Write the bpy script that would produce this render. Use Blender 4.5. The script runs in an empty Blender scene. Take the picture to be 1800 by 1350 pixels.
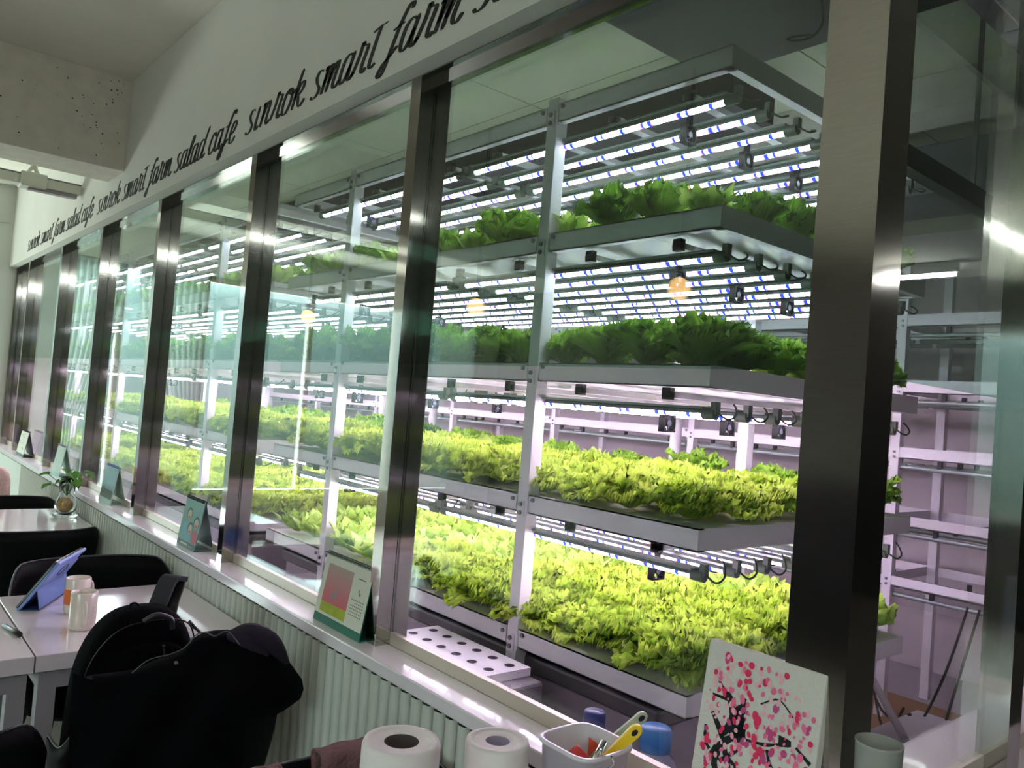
import bpy, math, random
import numpy as np
from mathutils import Vector, Matrix
R_ = random.Random(7)
S = bpy.context.scene
COL = S.collection
PI = math.pi
# ------------------------------------------------------------------ camera
cam_d = bpy.data.cameras.new('camera'); cam = bpy.data.objects.new('camera', cam_d); COL.objects.link(cam)
cam_d.sensor_fit = 'HORIZONTAL'; cam_d.sensor_width = 36.0
FPX = 1408.686
cam_d.lens = FPX * 36 / 1800.0
cam_d.clip_start = 0.02; cam_d.clip_end = 200
def _ax(vx, vy):
    v = Vector((vx - 900, -(vy - 675), -FPX)); v.normalize(); return v
ex = _ax(2560, 848); ey = _ax(-290, 623); ez = ex.cross(ey); ez.normalize(); ey = ez.cross(ex)
M = Matrix((ex, ey, ez)).to_4x4(); M.translation = Vector((0, 0, 1.42))
cam.matrix_world = M
S.camera = cam
# ------------------------------------------------------------------ view + world
S.view_settings.view_transform = 'Standard'; S.view_settings.look = 'None'
S.view_settings.exposure = 1.6; S.view_settings.gamma = 1.0
S.view_settings.use_curve_mapping = False
S.cycles.transparent_max_bounces = 32
S.cycles.max_bounces = 10
S.cycles.diffuse_bounces = 4
S.cycles.glossy_bounces = 6
S.cycles.sample_clamp_indirect = 6.0
S.cycles.use_light_tree = True
W = bpy.data.worlds.new('world'); S.world = W; W.use_nodes = True
nt = W.node_tree; nt.nodes.clear()
wo = nt.nodes.new('ShaderNodeOutputWorld'); bg = nt.nodes.new('ShaderNodeBackground')
tc = nt.nodes.new('ShaderNodeTexCoord'); sp = nt.nodes.new('ShaderNodeSeparateXYZ'); cr = nt.nodes.new('ShaderNodeValToRGB')
mr = nt.nodes.new('ShaderNodeMapRange'); mr.inputs['From Min'].default_value = -1.0; mr.inputs['From Max'].default_value = 1.0
nt.links.new(tc.outputs['Generated'], sp.inputs[0]); nt.links.new(sp.outputs['Z'], mr.inputs['Value']); nt.links.new(mr.outputs[0], cr.inputs[0])
# pale paving below, dark house fronts and trees along the horizon, bright cloud above
els = [(0.0, (.85, .86, .80, 1)), (.34, (.70, .72, .66, 1)), (.40, (.03, .04, .035, 1)), (.46, (.025, .035, .03, 1)), (.55, (.05, .075, .075, 1)), (.60, (.42, .55, .56, 1)), (.68, (.88, 1.0, .98, 1))]
cr.color_ramp.elements[0].position = els[0][0]; cr.color_ramp.elements[0].color = els[0][1]
cr.color_ramp.elements[1].position = els[-1][0]; cr.color_ramp.elements[1].color = els[-1][1]
for p_, c_ in els[1:-1]: q_ = cr.color_ramp.elements.new(p_); q_.color = c_
nt.links.new(cr.outputs[0], bg.inputs[0]); bg.inputs[1].default_value = 7.5
nt.links.new(bg.outputs[0], wo.inputs[0])

# ------------------------------------------------------------------ materials
def srgb(r, g, b):
    f = lambda c: (c / 255) / 12.92 if c / 255 <= .04045 else ((c / 255 + .055) / 1.055) ** 2.4
    return (f(r), f(g), f(b), 1)
MATS = {}
def mat(name, col, rough=.5, metal=0., spec=.5, noise=0., nscale=8., bump=0., emit=None, es=0., coat=0., trans=0., brush=None, sheen=0.):
    if name in MATS: return MATS[name]
    m = bpy.data.materials.new(name); m.use_nodes = True
    n = m.node_tree; p = n.nodes['Principled BSDF']
    p.inputs['Base Color'].default_value = col; p.inputs['Roughness'].default_value = rough
    p.inputs['Metallic'].default_value = metal; p.inputs['Specular IOR Level'].default_value = spec
    p.inputs['Coat Weight'].default_value = coat
    p.inputs['Transmission Weight'].default_value = trans
    if sheen: p.inputs['Sheen Weight'].default_value = sheen
    if emit: p.inputs['Emission Color'].default_value = emit; p.inputs['Emission Strength'].default_value = es
    if noise or bump:
        t = n.nodes.new('ShaderNodeTexCoord'); nz = n.nodes.new('ShaderNodeTexNoise')
        nz.inputs['Scale'].default_value = nscale; nz.inputs['Detail'].default_value = 4
        src = t.outputs['Object']
        if brush:
            mp = n.nodes.new('ShaderNodeMapping'); mp.inputs['Scale'].default_value = brush
            n.links.new(src, mp.inputs[0]); src = mp.outputs[0]
        n.links.new(src, nz.inputs['Vector'])
        if noise:
            mx = n.nodes.new('ShaderNodeMix'); mx.data_type = 'RGBA'; mx.blend_type = 'MULTIPLY'
            mx.inputs[0].default_value = 1.0; mx.inputs[6].default_value = col
            rp = n.nodes.new('ShaderNodeMapRange'); rp.inputs['From Min'].default_value = .3; rp.inputs['From Max'].default_value = .7
            rp.inputs['To Min'].default_value = 1 - noise; rp.inputs['To Max'].default_value = 1.0
            n.links.new(nz.outputs['Fac'], rp.inputs['Value']); n.links.new(rp.outputs[0], mx.inputs[7])
            n.links.new(mx.outputs[2], p.inputs['Base Color'])
        if bump:
            b = n.nodes.new('ShaderNodeBump'); b.inputs['Strength'].default_value = bump; b.inputs['Distance'].default_value = .01
            n.links.new(nz.outputs['Fac'], b.inputs['Height']); n.links.new(b.outputs[0], p.inputs['Normal'])
    MATS[name] = m; return m

def glass_mat(name, tint, refl=1.0):
    m = bpy.data.materials.new(name); m.use_nodes = True; n = m.node_tree; n.nodes.clear()
    o = n.nodes.new('ShaderNodeOutputMaterial'); t = n.nodes.new('ShaderNodeBsdfTransparent'); g = n.nodes.new('ShaderNodeBsdfGlossy')
    t.inputs[0].default_value = tint; g.inputs['Roughness'].default_value = 0.0
    g.inputs[0].default_value = (.95, 1, .98, 1)
    fr = n.nodes.new('ShaderNodeFresnel'); fr.inputs[0].default_value = 1.5
    geo = n.nodes.new('ShaderNodeNewGeometry')
    # the same reflectance seen from either side of the thin pane
    inv = n.nodes.new('ShaderNodeMix'); inv.data_type = 'FLOAT'; inv.inputs[2].default_value = 1.5; inv.inputs[3].default_value = 1 / 1.5
    n.links.new(geo.outputs['Backfacing'], inv.inputs[0]); n.links.new(inv.outputs[0], fr.inputs[0])
    mu = n.nodes.new('ShaderNodeMath'); mu.operation = 'MULTIPLY'; mu.inputs[1].default_value = refl
    mx = n.nodes.new('ShaderNodeMixShader')
    n.links.new(fr.outputs[0], mu.inputs[0]); n.links.new(mu.outputs[0], mx.inputs[0])
    n.links.new(t.outputs[0], mx.inputs[1]); n.links.new(g.outputs[0], mx.inputs[2]); n.links.new(mx.outputs[0], o.inputs[0])
    MATS[name] = m; return m

def leaf_mat(name, c1, c2, trans=.35):
    m = bpy.data.materials.new(name); m.use_nodes = True; n = m.node_tree; n.nodes.clear()
    o = n.nodes.new('ShaderNodeOutputMaterial'); d = n.nodes.new('ShaderNodeBsdfPrincipled'); t = n.nodes.new('ShaderNodeBsdfTranslucent')
    d.inputs['Roughness'].default_value = .42; d.inputs['Specular IOR Level'].default_value = .35
    tc = n.nodes.new('ShaderNodeTexCoord'); nz = n.nodes.new('ShaderNodeTexNoise'); nz.inputs['Scale'].default_value = 22; nz.inputs['Detail'].default_value = 3
    oi = n.nodes.new('ShaderNodeObjectInfo')
    ad = n.nodes.new('ShaderNodeMath'); ad.operation = 'ADD'
    sc = n.nodes.new('ShaderNodeMath'); sc.operation = 'MULTIPLY'; sc.inputs[1].default_value = .5
    n.links.new(oi.outputs['Random'], sc.inputs[0]); n.links.new(sc.outputs[0], ad.inputs[0]); n.links.new(nz.outputs['Fac'], ad.inputs[1])
    rp = n.nodes.new('ShaderNodeMapRange'); rp.inputs['From Min'].default_value = .4; rp.inputs['From Max'].default_value = 1.1
    n.links.new(tc.outputs['Object'], nz.inputs['Vector']); n.links.new(ad.outputs[0], rp.inputs['Value'])
    mx = n.nodes.new('ShaderNodeMix'); mx.data_type = 'RGBA'; mx.inputs[6].default_value = c1; mx.inputs[7].default_value = c2
    n.links.new(rp.outputs[0], mx.inputs[0]); n.links.new(mx.outputs[2], d.inputs['Base Color']); n.links.new(mx.outputs[2], t.inputs['Color'])
    n2 = n.nodes.new('ShaderNodeTexNoise'); n2.inputs['Scale'].default_value = 90; b = n.nodes.new('ShaderNodeBump'); b.inputs['Strength'].default_value = .5; b.inputs['Distance'].default_value = .004
    n.links.new(tc.outputs['Object'], n2.inputs['Vector']); n.links.new(n2.outputs['Fac'], b.inputs['Height']); n.links.new(b.outputs[0], d.inputs['Normal'])
    ms = n.nodes.new('ShaderNodeMixShader'); ms.inputs[0].default_value = trans
    n.links.new(d.outputs[0], ms.inputs[1]); n.links.new(t.outputs[0], ms.inputs[2]); n.links.new(ms.outputs[0], o.inputs[0])
    MATS[name] = m; return m

def led_mat():
    m = bpy.data.materials.new('led_diodes'); m.use_nodes = True; n = m.node_tree; n.nodes.clear()
    o = n.nodes.new('ShaderNodeOutputMaterial'); e = n.nodes.new('ShaderNodeEmission')
    tc = n.nodes.new('ShaderNodeTexCoord'); sp = n.nodes.new('ShaderNodeSeparateXYZ'); n.links.new(tc.outputs['Object'], sp.inputs[0])
    def band(period, width, off):
        a = n.nodes.new('ShaderNodeMath'); a.operation = 'MULTIPLY_ADD'; a.inputs[1].default_value = 1 / period; a.inputs[2].default_value = off
        f = n.nodes.new('ShaderNodeMath'); f.operation = 'FRACT'; l = n.nodes.new('ShaderNodeMath'); l.operation = 'LESS_THAN'; l.inputs[1].default_value = width
        n.links.new(sp.outputs['Y'], a.inputs[0]); n.links.new(a.outputs[0], f.inputs[0]); n.links.new(f.outputs[0], l.inputs[0]); return l.outputs[0]
    def mixc(fac, a, bcol):
        x = n.nodes.new('ShaderNodeMix'); x.data_type = 'RGBA'; n.links.new(fac, x.inputs[0])
        if isinstance(a, tuple): x.inputs[6].default_value = a
        else: n.links.new(a, x.inputs[6])
        x.inputs[7].default_value = bcol; return x.outputs[2]
    c = mixc(band(.0085, .34, 0), (21, 17.4, 21.5, 1), (2.2, 2.0, 2.3, 1))
    c = mixc(band(.047, .20, .3), c, (6.5, .62, .95, 1))
    c = mixc(band(.113, .12, .55), c, (.03, .07, 5, 1))
    c = mixc(band(.171, .05, .2), c, (.03, .07, 5, 1))
    n.links.new(c, e.inputs[0]); e.inputs[1].default_value = LED_GAIN; n.links.new(e.outputs[0], o.inputs[0]); MATS['led'] = m; return m
LED_GAIN = 1.0

WHITE = mat('white_paint', srgb(214, 216, 210), .75, noise=.06, nscale=3, bump=.05)
CEIL = mat('ceiling_paint', srgb(228, 226, 216), .85, noise=.12, nscale=2.5, bump=.25)
CONC = mat('painted_concrete_beam', srgb(206, 202, 190), .85, noise=.15, nscale=14, bump=.6)
GREYW = mat('grey_wall', srgb(120, 118, 114), .85, noise=.1)
DARKW = mat('dark_wall', srgb(70, 68, 66), .85, noise=.1)
FARMW = mat('farm_wall_panel', srgb(196, 186, 190), .6, noise=.05)
FARMC = mat('farm_ceiling_panel', srgb(200, 204, 178), .8, noise=.08, nscale=2)
SILLW = mat('sill_white', srgb(232, 222, 228), .22, coat=.3)
SILLE = mat('sill_edge', srgb(176, 178, 170), .5)
FLUTE = mat('fluted_panel', srgb(196, 198, 188), .6)
CORE = mat('fluted_shadow_gap', srgb(34, 36, 36), .8)
STEEL = mat('polished_steel', (.42, .40, .38, 1), .07, 1.0, noise=.06, nscale=6, brush=(1, 1, 60))
BRUSH = mat('brushed_steel', (.52, .49, .45, 1), .12, 1.0, noise=.10, nscale=6, brush=(4, 4, 60))
RAILM = mat('satin_steel_rail', (.70, .62, .54, 1), .45, .6)
RACKW = mat('rack_white_enamel', srgb(228, 222, 230), .35)
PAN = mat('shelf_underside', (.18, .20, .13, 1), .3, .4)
STYRO = mat('styrofoam', srgb(232, 226, 234), .7, noise=.04, nscale=40)
HOLE = mat('hole_dark', srgb(40, 30, 46), .9)
HOUS = mat('lamp_housing', srgb(150, 160, 158), .25, .3)
CAPM = mat('lamp_cap', srgb(110, 118, 112), .4)
CABLE = mat('grey_cable', srgb(70, 76, 72), .6)
BLACKC = mat('black_cable', srgb(14, 14, 16), .5)
FANM = mat('fan_plastic', srgb(4, 4, 7), .5, spec=.2)
FANR = mat('fan_hub', srgb(70, 72, 84), .4)
TABLE = mat('table_laminate', srgb(226, 214, 220), .12, coat=.4)
TEDGE = mat('table_edge', srgb(206, 192, 198), .35)
TFRAME = mat('table_frame', srgb(150, 142, 148), .4, .2)
BLK = mat('black_plastic', srgb(7, 7, 8), .5, spec=.3)
BLKR = mat('black_plastic_edge', srgb(6, 7, 8), .6, spec=.12)
FAB = mat('black_nylon', srgb(4, 4, 5), .95, spec=.06, noise=.3, nscale=60, bump=.2)
NAVY = mat('dark_down_jacket', srgb(4, 4, 7), .9, spec=.08, bump=.3, nscale=40)
FARMFLOOR = mat('farm_floor', srgb(170, 162, 168), .35, noise=.1)
BROWN = mat('brown_board', srgb(150, 110, 70), .6, noise=.1)
CAFEFLOOR = mat('cafe_floor', srgb(120, 114, 108), .5, noise=.15)
LED = led_mat()
GLASS = glass_mat('clear_pane', (.93, .965, .955, 1), 1.15)
FILM = glass_mat('green_tint_film', (.62, .76, .68, 1), 0.0)
LEAF_A = leaf_mat('lime_leaf', (.40, .60, .04, 1), (.72, .88, .16, 1), .45)
LEAF_B = leaf_mat('round_leaf', (.36, .58, .07, 1), (.66, .84, .22, 1), .42)
LEAF_C = leaf_mat('deep_green_leaf', (.20, .44, .03, 1), (.44, .70, .08, 1), .45)

# ------------------------------------------------------------------ mesh building
WO = {}     # world origin of every object
class MB:
    def __init__(s): s.v = []; s.f = []; s.m = []; s.s = []
    def add(s, vs, fs, m=0, smooth=False):
        o = len(s.v); s.v += [tuple(p) for p in vs]
        for f in fs: s.f.append(tuple(i + o for i in f)); s.m.append(m); s.s.append(smooth)
        return s
    def box(s, x0, x1, y0, y1, z0, z1, m=0):
        return s.add([(x0,y0,z0),(x1,y0,z0),(x1,y1,z0),(x0,y1,z0),(x0,y0,z1),(x1,y0,z1),(x1,y1,z1),(x0,y1,z1)],
                     [(0,3,2,1),(4,5,6,7),(0,1,5,4),(1,2,6,5),(2,3,7,6),(3,0,4,7)], m)
    def obox(s, c, a, b, d, m=0):
        c, a, b, d = map(Vector, (c, a, b, d)); vs = []
        for k in (-1, 1):
            for (i, j) in ((-1,-1),(1,-1),(1,1),(-1,1)): vs.append(c + a*i + b*j + d*k)
        fs = [(0,3,2,1),(4,5,6,7),(0,1,5,4),(1,2,6,5),(2,3,7,6),(3,0,4,7)]
        if a.cross(b).dot(d) < 0: fs = [f[::-1] for f in fs]
        return s.add(vs, fs, m)
    def tube(s, pts, r, n=8, m=0, cap=True, smooth=True):
        pts = [Vector(p) for p in pts]; rs = r if isinstance(r, (list, tuple)) else [r]*len(pts)
        rings = []; up = None
        for i, p in enumerate(pts):
            t = (pts[min(i+1, len(pts)-1)] - pts[max(i-1, 0)]).normalized()
            if up is None:
                up = Vector((0,0,1)) if abs(t.z) < .9 else Vector((1,0,0))
            a = t.cross(up).normalized(); b = a.cross(t).normalized(); up = b
            rings.append([p + (a*math.cos(2*PI*k/n) + b*math.sin(2*PI*k/n))*rs[i] for k in range(n)])
        vs = [q for g in rings for q in g]; fs = []
        for i in range(len(rings)-1):
            for k in range(n):
                fs.append((i*n+k, i*n+(k+1)%n, (i+1)*n+(k+1)%n, (i+1)*n+k))
        s.add(vs, fs, m, smooth)
        if cap:
            o = len(s.v); s.v += [tuple(q) for q in rings[0]] + [tuple(q) for q in rings[-1]]
            s.f += [tuple(o+k for k in range(n))[::-1], tuple(o+n+k for k in range(n))]; s.m += [m, m]; s.s += [False, False]
        return s
    def lathe(s, c, prof, n=24, m=0, smooth=True, sx=1, sy=1):
        vs = []; fs = []; P = len(prof)
        for k in range(n):
            a = 2*PI*k/n
            for (r, z) in prof: vs.append((c[0]+r*math.cos(a)*sx, c[1]+r*math.sin(a)*sy, c[2]+z))
        for k in range(n):
            for j in range(P-1):
                fs.append((k*P+j, ((k+1)%n)*P+j, ((k+1)%n)*P+j+1, k*P+j+1))
        return s.add(vs, fs, m, smooth)
    def grid(s, fn, nu, nv, m=0, smooth=True, flip=False):
        vs = [fn(i/(nu-1), j/(nv-1)) for i in range(nu) for j in range(nv)]; fs = []
        for i in range(nu-1):
            for j in range(nv-1):
                q = (i*nv+j, (i+1)*nv+j, (i+1)*nv+j+1, i*nv+j+1); fs.append(q[::-1] if flip else q)
        return s.add(vs, fs, m, smooth)
    def mesh(s, name, mats, org):
        me = bpy.data.meshes.new(name)
        me.from_pydata([(x-org[0], y-org[1], z-org[2]) for x, y, z in s.v], [], s.f)
        me.polygons.foreach_set('material_index', s.m); me.polygons.foreach_set('use_smooth', s.s)
        for k in (mats if isinstance(mats, (list, tuple)) else [mats]): me.materials.append(k)
        me.update(); return me
    def build(s, name, mats, parent=None, org=None, bevel=0, solid=0, sub=0, label=None, cat=None, group=None, kind=None):
        if org is None:
            if parent is not None: org = WO[parent.name]
            else:
                a = np.array(s.v); org = (float((a[:,0].min()+a[:,0].max())/2), float((a[:,1].min()+a[:,1].max())/2), float(a[:,2].min()))
        o = bpy.data.objects.new(name, s.mesh(name, mats, org)); COL.objects.link(o)
        if parent is not None:
            po = WO[parent.name]; o.parent = parent; o.location = (org[0]-po[0], org[1]-po[1], org[2]-po[2])
        else: o.location = org
        WO[o.name] = tuple(org)
        if solid:
            md = o.modifiers.new('thick', 'SOLIDIFY'); md.thickness = solid; md.offset = 0
        if bevel:
            md = o.modifiers.new('bevel', 'BEVEL'); md.width = bevel; md.segments = 2; md.limit_method = 'ANGLE'; md.angle_limit = .7
        if sub:
            md = o.modifiers.new('sub', 'SUBSURF'); md.levels = sub; md.render_levels = sub
        tag(o, label, cat, group, kind); return o
def tag(o, label=None, cat=None, group=None, kind=None):
    if label: o['label'] = label
    if cat: o['category'] = cat
    if group: o['group'] = group
    if kind: o['kind'] = kind
    return o
def thing(name, label=None, cat=None, loc=(0,0,0), group=None, kind=None):
    o = bpy.data.objects.new(name, None); COL.objects.link(o); o.location = loc; o.empty_display_size = .05
    WO[o.name] = tuple(loc); return tag(o, label, cat, group, kind)
def copy_tree(o, loc=None, parent=None, rot=None, scale=None):
    c = o.copy(); COL.objects.link(c)
    if parent is not None: c.parent = parent
    if loc is not None: c.location = loc; WO[c.name] = tuple(loc)
    if rot is not None: c.rotation_euler = rot
    if scale is not None: c.scale = scale
    for ch in list(o.children): copy_tree(ch, parent=c)
    return c
def struct(mb, name, mats, parent=None, **k): return mb.build(name, mats, parent, kind=None if parent else 'structure', **k)
def crom(pts, n=8):
    pts = [np.array(p, float) for p in pts]; P = [2*pts[0]-pts[1]] + pts + [2*pts[-1]-pts[-2]]; out = []
    for i in range(1, len(P)-2):
        for k in range(n):
            t = k/n; a, b, c, d = P[i-1:i+3]
            out.append(.5*((2*b)+(-a+c)*t+(2*a-5*b+4*c-d)*t*t+(-a+3*b-3*c+d)*t**3))
    out.append(pts[-1]); return out

# ================================================================== SETTING
XW, XF, XG, XB = .955, 1.0, 1.042, 1.086      # wall face, frame front, glass, frame back
YC, YG, YB = .489, .528, .573                 # the same three planes of the return window
ZS, ZH = .847, 2.187                          # sill and window head
YE = 7.75; CZ = 2.80; XL = -4.2; YBK = -2.6
mb = MB(); mb.box(XL, .97, .41, YE, -.05, 0); mb.box(XL, 7.2, YBK, .41, -.05, 0)
struct(mb, 'floor', CAFEFLOOR)
struct(MB().box(.97, 5.6, .411, 10.6, -.05, 0), 'floor_farm', FARMFLOOR)
mb = MB(); mb.box(XL, XB, .40, YE+.2, CZ, CZ+.1); mb.box(XL, 7.2, YBK, .40, CZ, CZ+.1)
struct(mb, 'ceiling', CEIL)
mb = MB()
for i in range(4):
    for j in range(9): mb.box(XB+i*1.15, XB+(i+1)*1.15-.006, .405+j*1.13, .405+(j+1)*1.13-.006, 2.75, 2.8)
mb.box(XB, 5.7, .405, 10.6, 2.756, 2.82)
struct(mb, 'ceiling_farm', FARMC)
# header wall above the glass and low wall under the sill
struct(MB().box(XW, XB, .40, 7.14, ZH, CZ-.001), 'wall_right_header', WHITE)
struct(MB().box(XB+.0005, 5.6, .40, YB-.001, ZH+.001, 2.749), 'wall_right_return_header', GREYW)
struct(MB().box(.972, XB, .42, 7.14, .0, .845), 'wall_right_low', WHITE)
struct(MB().box(XB+.0005, 5.6, .42, .66, .0, .815), 'wall_right_return_low', WHITE)
struct(MB().box(XF, XB+.3, 7.141, YE, 0, CZ-.001), 'wall_right_end', WHITE)
# fluted wainscot: half-round staves
mb = MB(); pitch = .0405; y = .42
mb.box(.9695, .9715, .42, 6.9, 0, .812, 1)
while y < 5.9:
    prof = [(.9694, 0), (.958, .002), (.9555, .010), (.955, .015), (.9555, .020), (.958, .025), (.9694, .027)]
    vs = [(x, y+d, z) for z in (0, .812) for (x, d) in prof]; n = len(prof)
    mb.add(vs, [(i+1, i, n+i, n+i+1) for i in range(n-1)], 0, True); y += pitch
mb.box(.956, .9694, 5.9, 7.14, 0, .812, 0)
struct(mb, 'wall_right_wainscot', [FLUTE, CORE])
# sill slab (main run and the return run round the corner)
mb = MB(); mb.box(.951, XG-.004, .40, 7.7, .818, ZS, 0); mb.box(XG-.004, 2.9, .40, YG-.004, .818, ZS, 0)
struct(mb, 'window_sill', SILLW, bevel=.003)
struct(MB().box(XG+.02, XB, YG+.04, 7.14, .8455, .8465), 'trim_1', RAILM)
struct(MB().box(XB+.001, 2.9, YG+.03, .66, .816, .846), 'trim_2', SILLW)
# polished frames: one bay per window, each with its glass and its tint film
my = [YC+.0005, 1.60, 2.565, 3.566, 4.535, 5.49, 6.556]
mw = .042
FZ = 1.5055
struct(MB().box(XF, XB, YC, 7.141, ZH-.004, ZH-.0005), 'trim_3', STEEL)
for i in range(7):
    y0 = my[i] + (.084 if i == 0 else mw); y1 = my[i+1] if i < 6 else 7.10
    w = MB()
    if i > 0:
        w.box(XF, XG-.004, my[i], my[i]+mw, ZS, ZH-.004); w.box(XG-.002, XB, my[i], my[i]+mw, ZS, ZH-.004)
        w.box(XG-.004, XG-.002, my[i]+.004, my[i]+mw-.004, ZS, ZH-.004)
    if i == 6: w.box(XF, XG-.004, 7.10, 7.141, ZS, ZH-.004); w.box(XG-.002, XB, 7.10, 7.141, ZS, ZH-.004)
    if not w.v: w.box(XF, XB, 1.5985, 1.5995, ZS, ZS+.01)
    wo = struct(w, 'window_%d' % (i+1), STEEL)
    MB().box(XG-.003, XG+.012, y0, y1, ZS, .874).build('bottom_rail', RAILM, wo)
    MB().box(XG-.004, XG+.010, y0, y1, ZH-.020, ZH-.004).build('top_rail', STEEL, wo)
    MB().box(XG, XG+.006, y0, y1, .870, ZH-.016).build('glass_pane', GLASS, wo)
    MB().box(XG+.0066, XG+.0070, y0, y1, FZ, ZH-.018).build('tint_film', FILM, wo)
# corner column in steel, one brushed face and one polished face
mb = MB(); x0, x1, y0, y1 = XF, 1.077, YC, .573; z0, z1 = ZS, ZH-.004
mb.add([(x0,y0,z0),(x1,y0,z0),(x1,y1,z0),(x0,y1,z0),(x0,y0,z1),(x1,y0,z1),(x1,y1,z1),(x0,y1,z1)],
       [(0,1,5,4),(1,2,6,5),(2,3,7,6)], 1); mb.add([(x0,y0,z0),(x0,y1,z0),(x0,y0,z1),(x0,y1,z1)], [(1,0,2,3)], 0)
mb.v += []
struct(mb, 'trim_4', [BRUSH, STEEL])
wo = struct(MB().box(1.60, 1.66, YC, YG+.012, ZS, ZH-.004), 'window_8', STEEL)
MB().box(1.077, 1.60, YG-.003, YG+.012, ZS, .874).build('bottom_rail', RAILM, wo)
MB().box(1.077, 1.60, YG, YG+.006, .870, ZH-.004).build('glass_pane', GLASS, wo)
MB().box(1.077, 1.60, YG+.0066, YG+.0070, FZ, ZH-.006).build('tint_film', FILM, wo)
wo = struct(MB().box(2.45, 2.52, YC, YB, ZS, ZH-.004), 'window_9', STEEL)
MB().box(1.66, 2.45, YG-.003, YG+.012, ZS, .874).build('bottom_rail', RAILM, wo)
MB().box(1.66, 2.45, YG, YG+.006, .870, ZH-.004).build('glass_pane', GLASS, wo)
MB().box(1.66, 2.45, YG+.0066, YG+.0070, FZ, ZH-.006).build('tint_film', FILM, wo)
struct(MB().box(1.077, 5.6, YC-.089, YB, ZH-.003, ZH+.0005), 'trim_5', STEEL)
struct(MB().box(2.52, 5.6, .42, .60, .0, ZH), 'wall_right_return', GREYW)
# farm room shell
struct(MB().box(5.3, 5.4, .42, 10.6, 0, 2.75), 'wall_farm_back', FARMW)
struct(MB().box(XB+.3, 5.3, 10.4, 10.5, 0, 2.75), 'wall_farm_end', FARMW)
struct(MB().box(XF, XB, YE, 10.4, 0, 2.75), 'wall_farm_front', FARMW)
struct(MB().box(XB+.001, 2.21, .60, 1.69, 2.60, 2.748), 'ceiling_beam_farm', DARKW)
struct(MB().box(2.95, 3.15, .60, 10.3, 2.62, 2.748), 'ceiling_beam_farm_long', CONC)
# cafe shell
mb = MB(); mb.box(XL-.12, XL, YBK, -2.3, 0, CZ); mb.box(XL-.12, XL, .35, YE, 0, CZ); mb.box(XL-.12, XL, -2.3, .35, 0, .8); mb.box(XL-.12, XL, -2.3, .35, 2.4, CZ)
struct(mb, 'wall_left', GREYW)
mb = MB()
for y in (-2.3, -1.0, .30): mb.box(XL-.10, XL-.02, y, y+.05, .8, 2.4)
mb.box(XL-.10, XL-.02, -2.3, .35, .8, .85); mb.box(XL-.10, XL-.02, -2.3, .35, 2.35, 2.4)
wl = struct(mb, 'window_11', WHITE)  # unseen window added so daylight reaches the header wall
MB().box(XL-.06, XL-.054, -2.25, .30, .85, 2.35).build('glass_pane', GLASS, wl)
pl = bpy.data.lights.new('added_window_daylight', 'AREA'); pl.shape = 'RECTANGLE'; pl.size = 2.6; pl.size_y = 1.6; pl.cycles.is_portal = True
po = bpy.data.objects.new('added_window_daylight', pl); COL.objects.link(po); po.location = (XL-.14, -.975, 1.6); po.rotation_euler = (PI/2, 0, -PI/2)
struct(MB().box(XL, 7.2, YBK-.1, YBK, 0, CZ), 'wall_near', GREYW)
struct(MB().box(7.1, 7.2, YBK, .40, 0, CZ), 'wall_right_near', DARKW)
struct(MB().box(5.6, 7.1, .40, .60, 0, CZ), 'wall_right_return_end', DARKW)
mb = MB(); mb.box(XL, -3.9, YE, YE+.12, 0, CZ); mb.box(.72, XF, YE, YE+.12, 0, CZ); mb.box(-3.9, .72, YE, YE+.12, 2.45, CZ); mb.box(-3.9, .72, YE, YE+.12, 0, .35)
struct(mb, 'wall_far', WHITE)
struct(MB().box(.80, .9995, 7.1415, YE-.001, ZS+.001, CZ-.001), 'wall_far_pier', WHITE)
mb = MB()
for x in (-3.9, -2.8, -1.7, -.6, .14, .67): mb.box(x, x+.05, YE+.02, YE+.10, .35, 2.45)
mb.box(-3.9, .72, YE+.02, YE+.10, .35, .40); mb.box(-3.9, .72, YE+.02, YE+.10, 2.40, 2.45)
wf = struct(mb, 'window_10', WHITE)
MB().box(-3.85, .67, YE+.05, YE+.056, .40, 2.40).build('glass_pane', GLASS, wf)
pl = bpy.data.lights.new('window_daylight', 'AREA'); pl.shape = 'RECTANGLE'; pl.size = 4.5; pl.size_y = 2.0; pl.cycles.is_portal = True
po = bpy.data.objects.new('window_daylight', pl); COL.objects.link(po); po.location = (-1.6, YE+.15, 1.4); po.rotation_euler = (PI/2, 0, PI)
po.rotation_euler = (-PI/2, 0, 0)
# concrete cross beam with pits
mb = MB(); mb.box(XL, XW-.0005, 4.03, 4.325, 2.372, CZ-.0005)
r = random.Random(3)
for k in range(46):
    x = .93 - abs(r.gauss(0, .22)); z = r.uniform(2.40, 2.78); s = r.uniform(.0015, .0045)
    mb.add([(x+s*math.cos(a), 4.0294, z+s*.8*math.sin(a)) for a in [i*PI/3 for i in range(6)]], [(0,1,2,3,4,5)], 1)
struct(mb, 'ceiling_beam', [CONC, HOLE])

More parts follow.
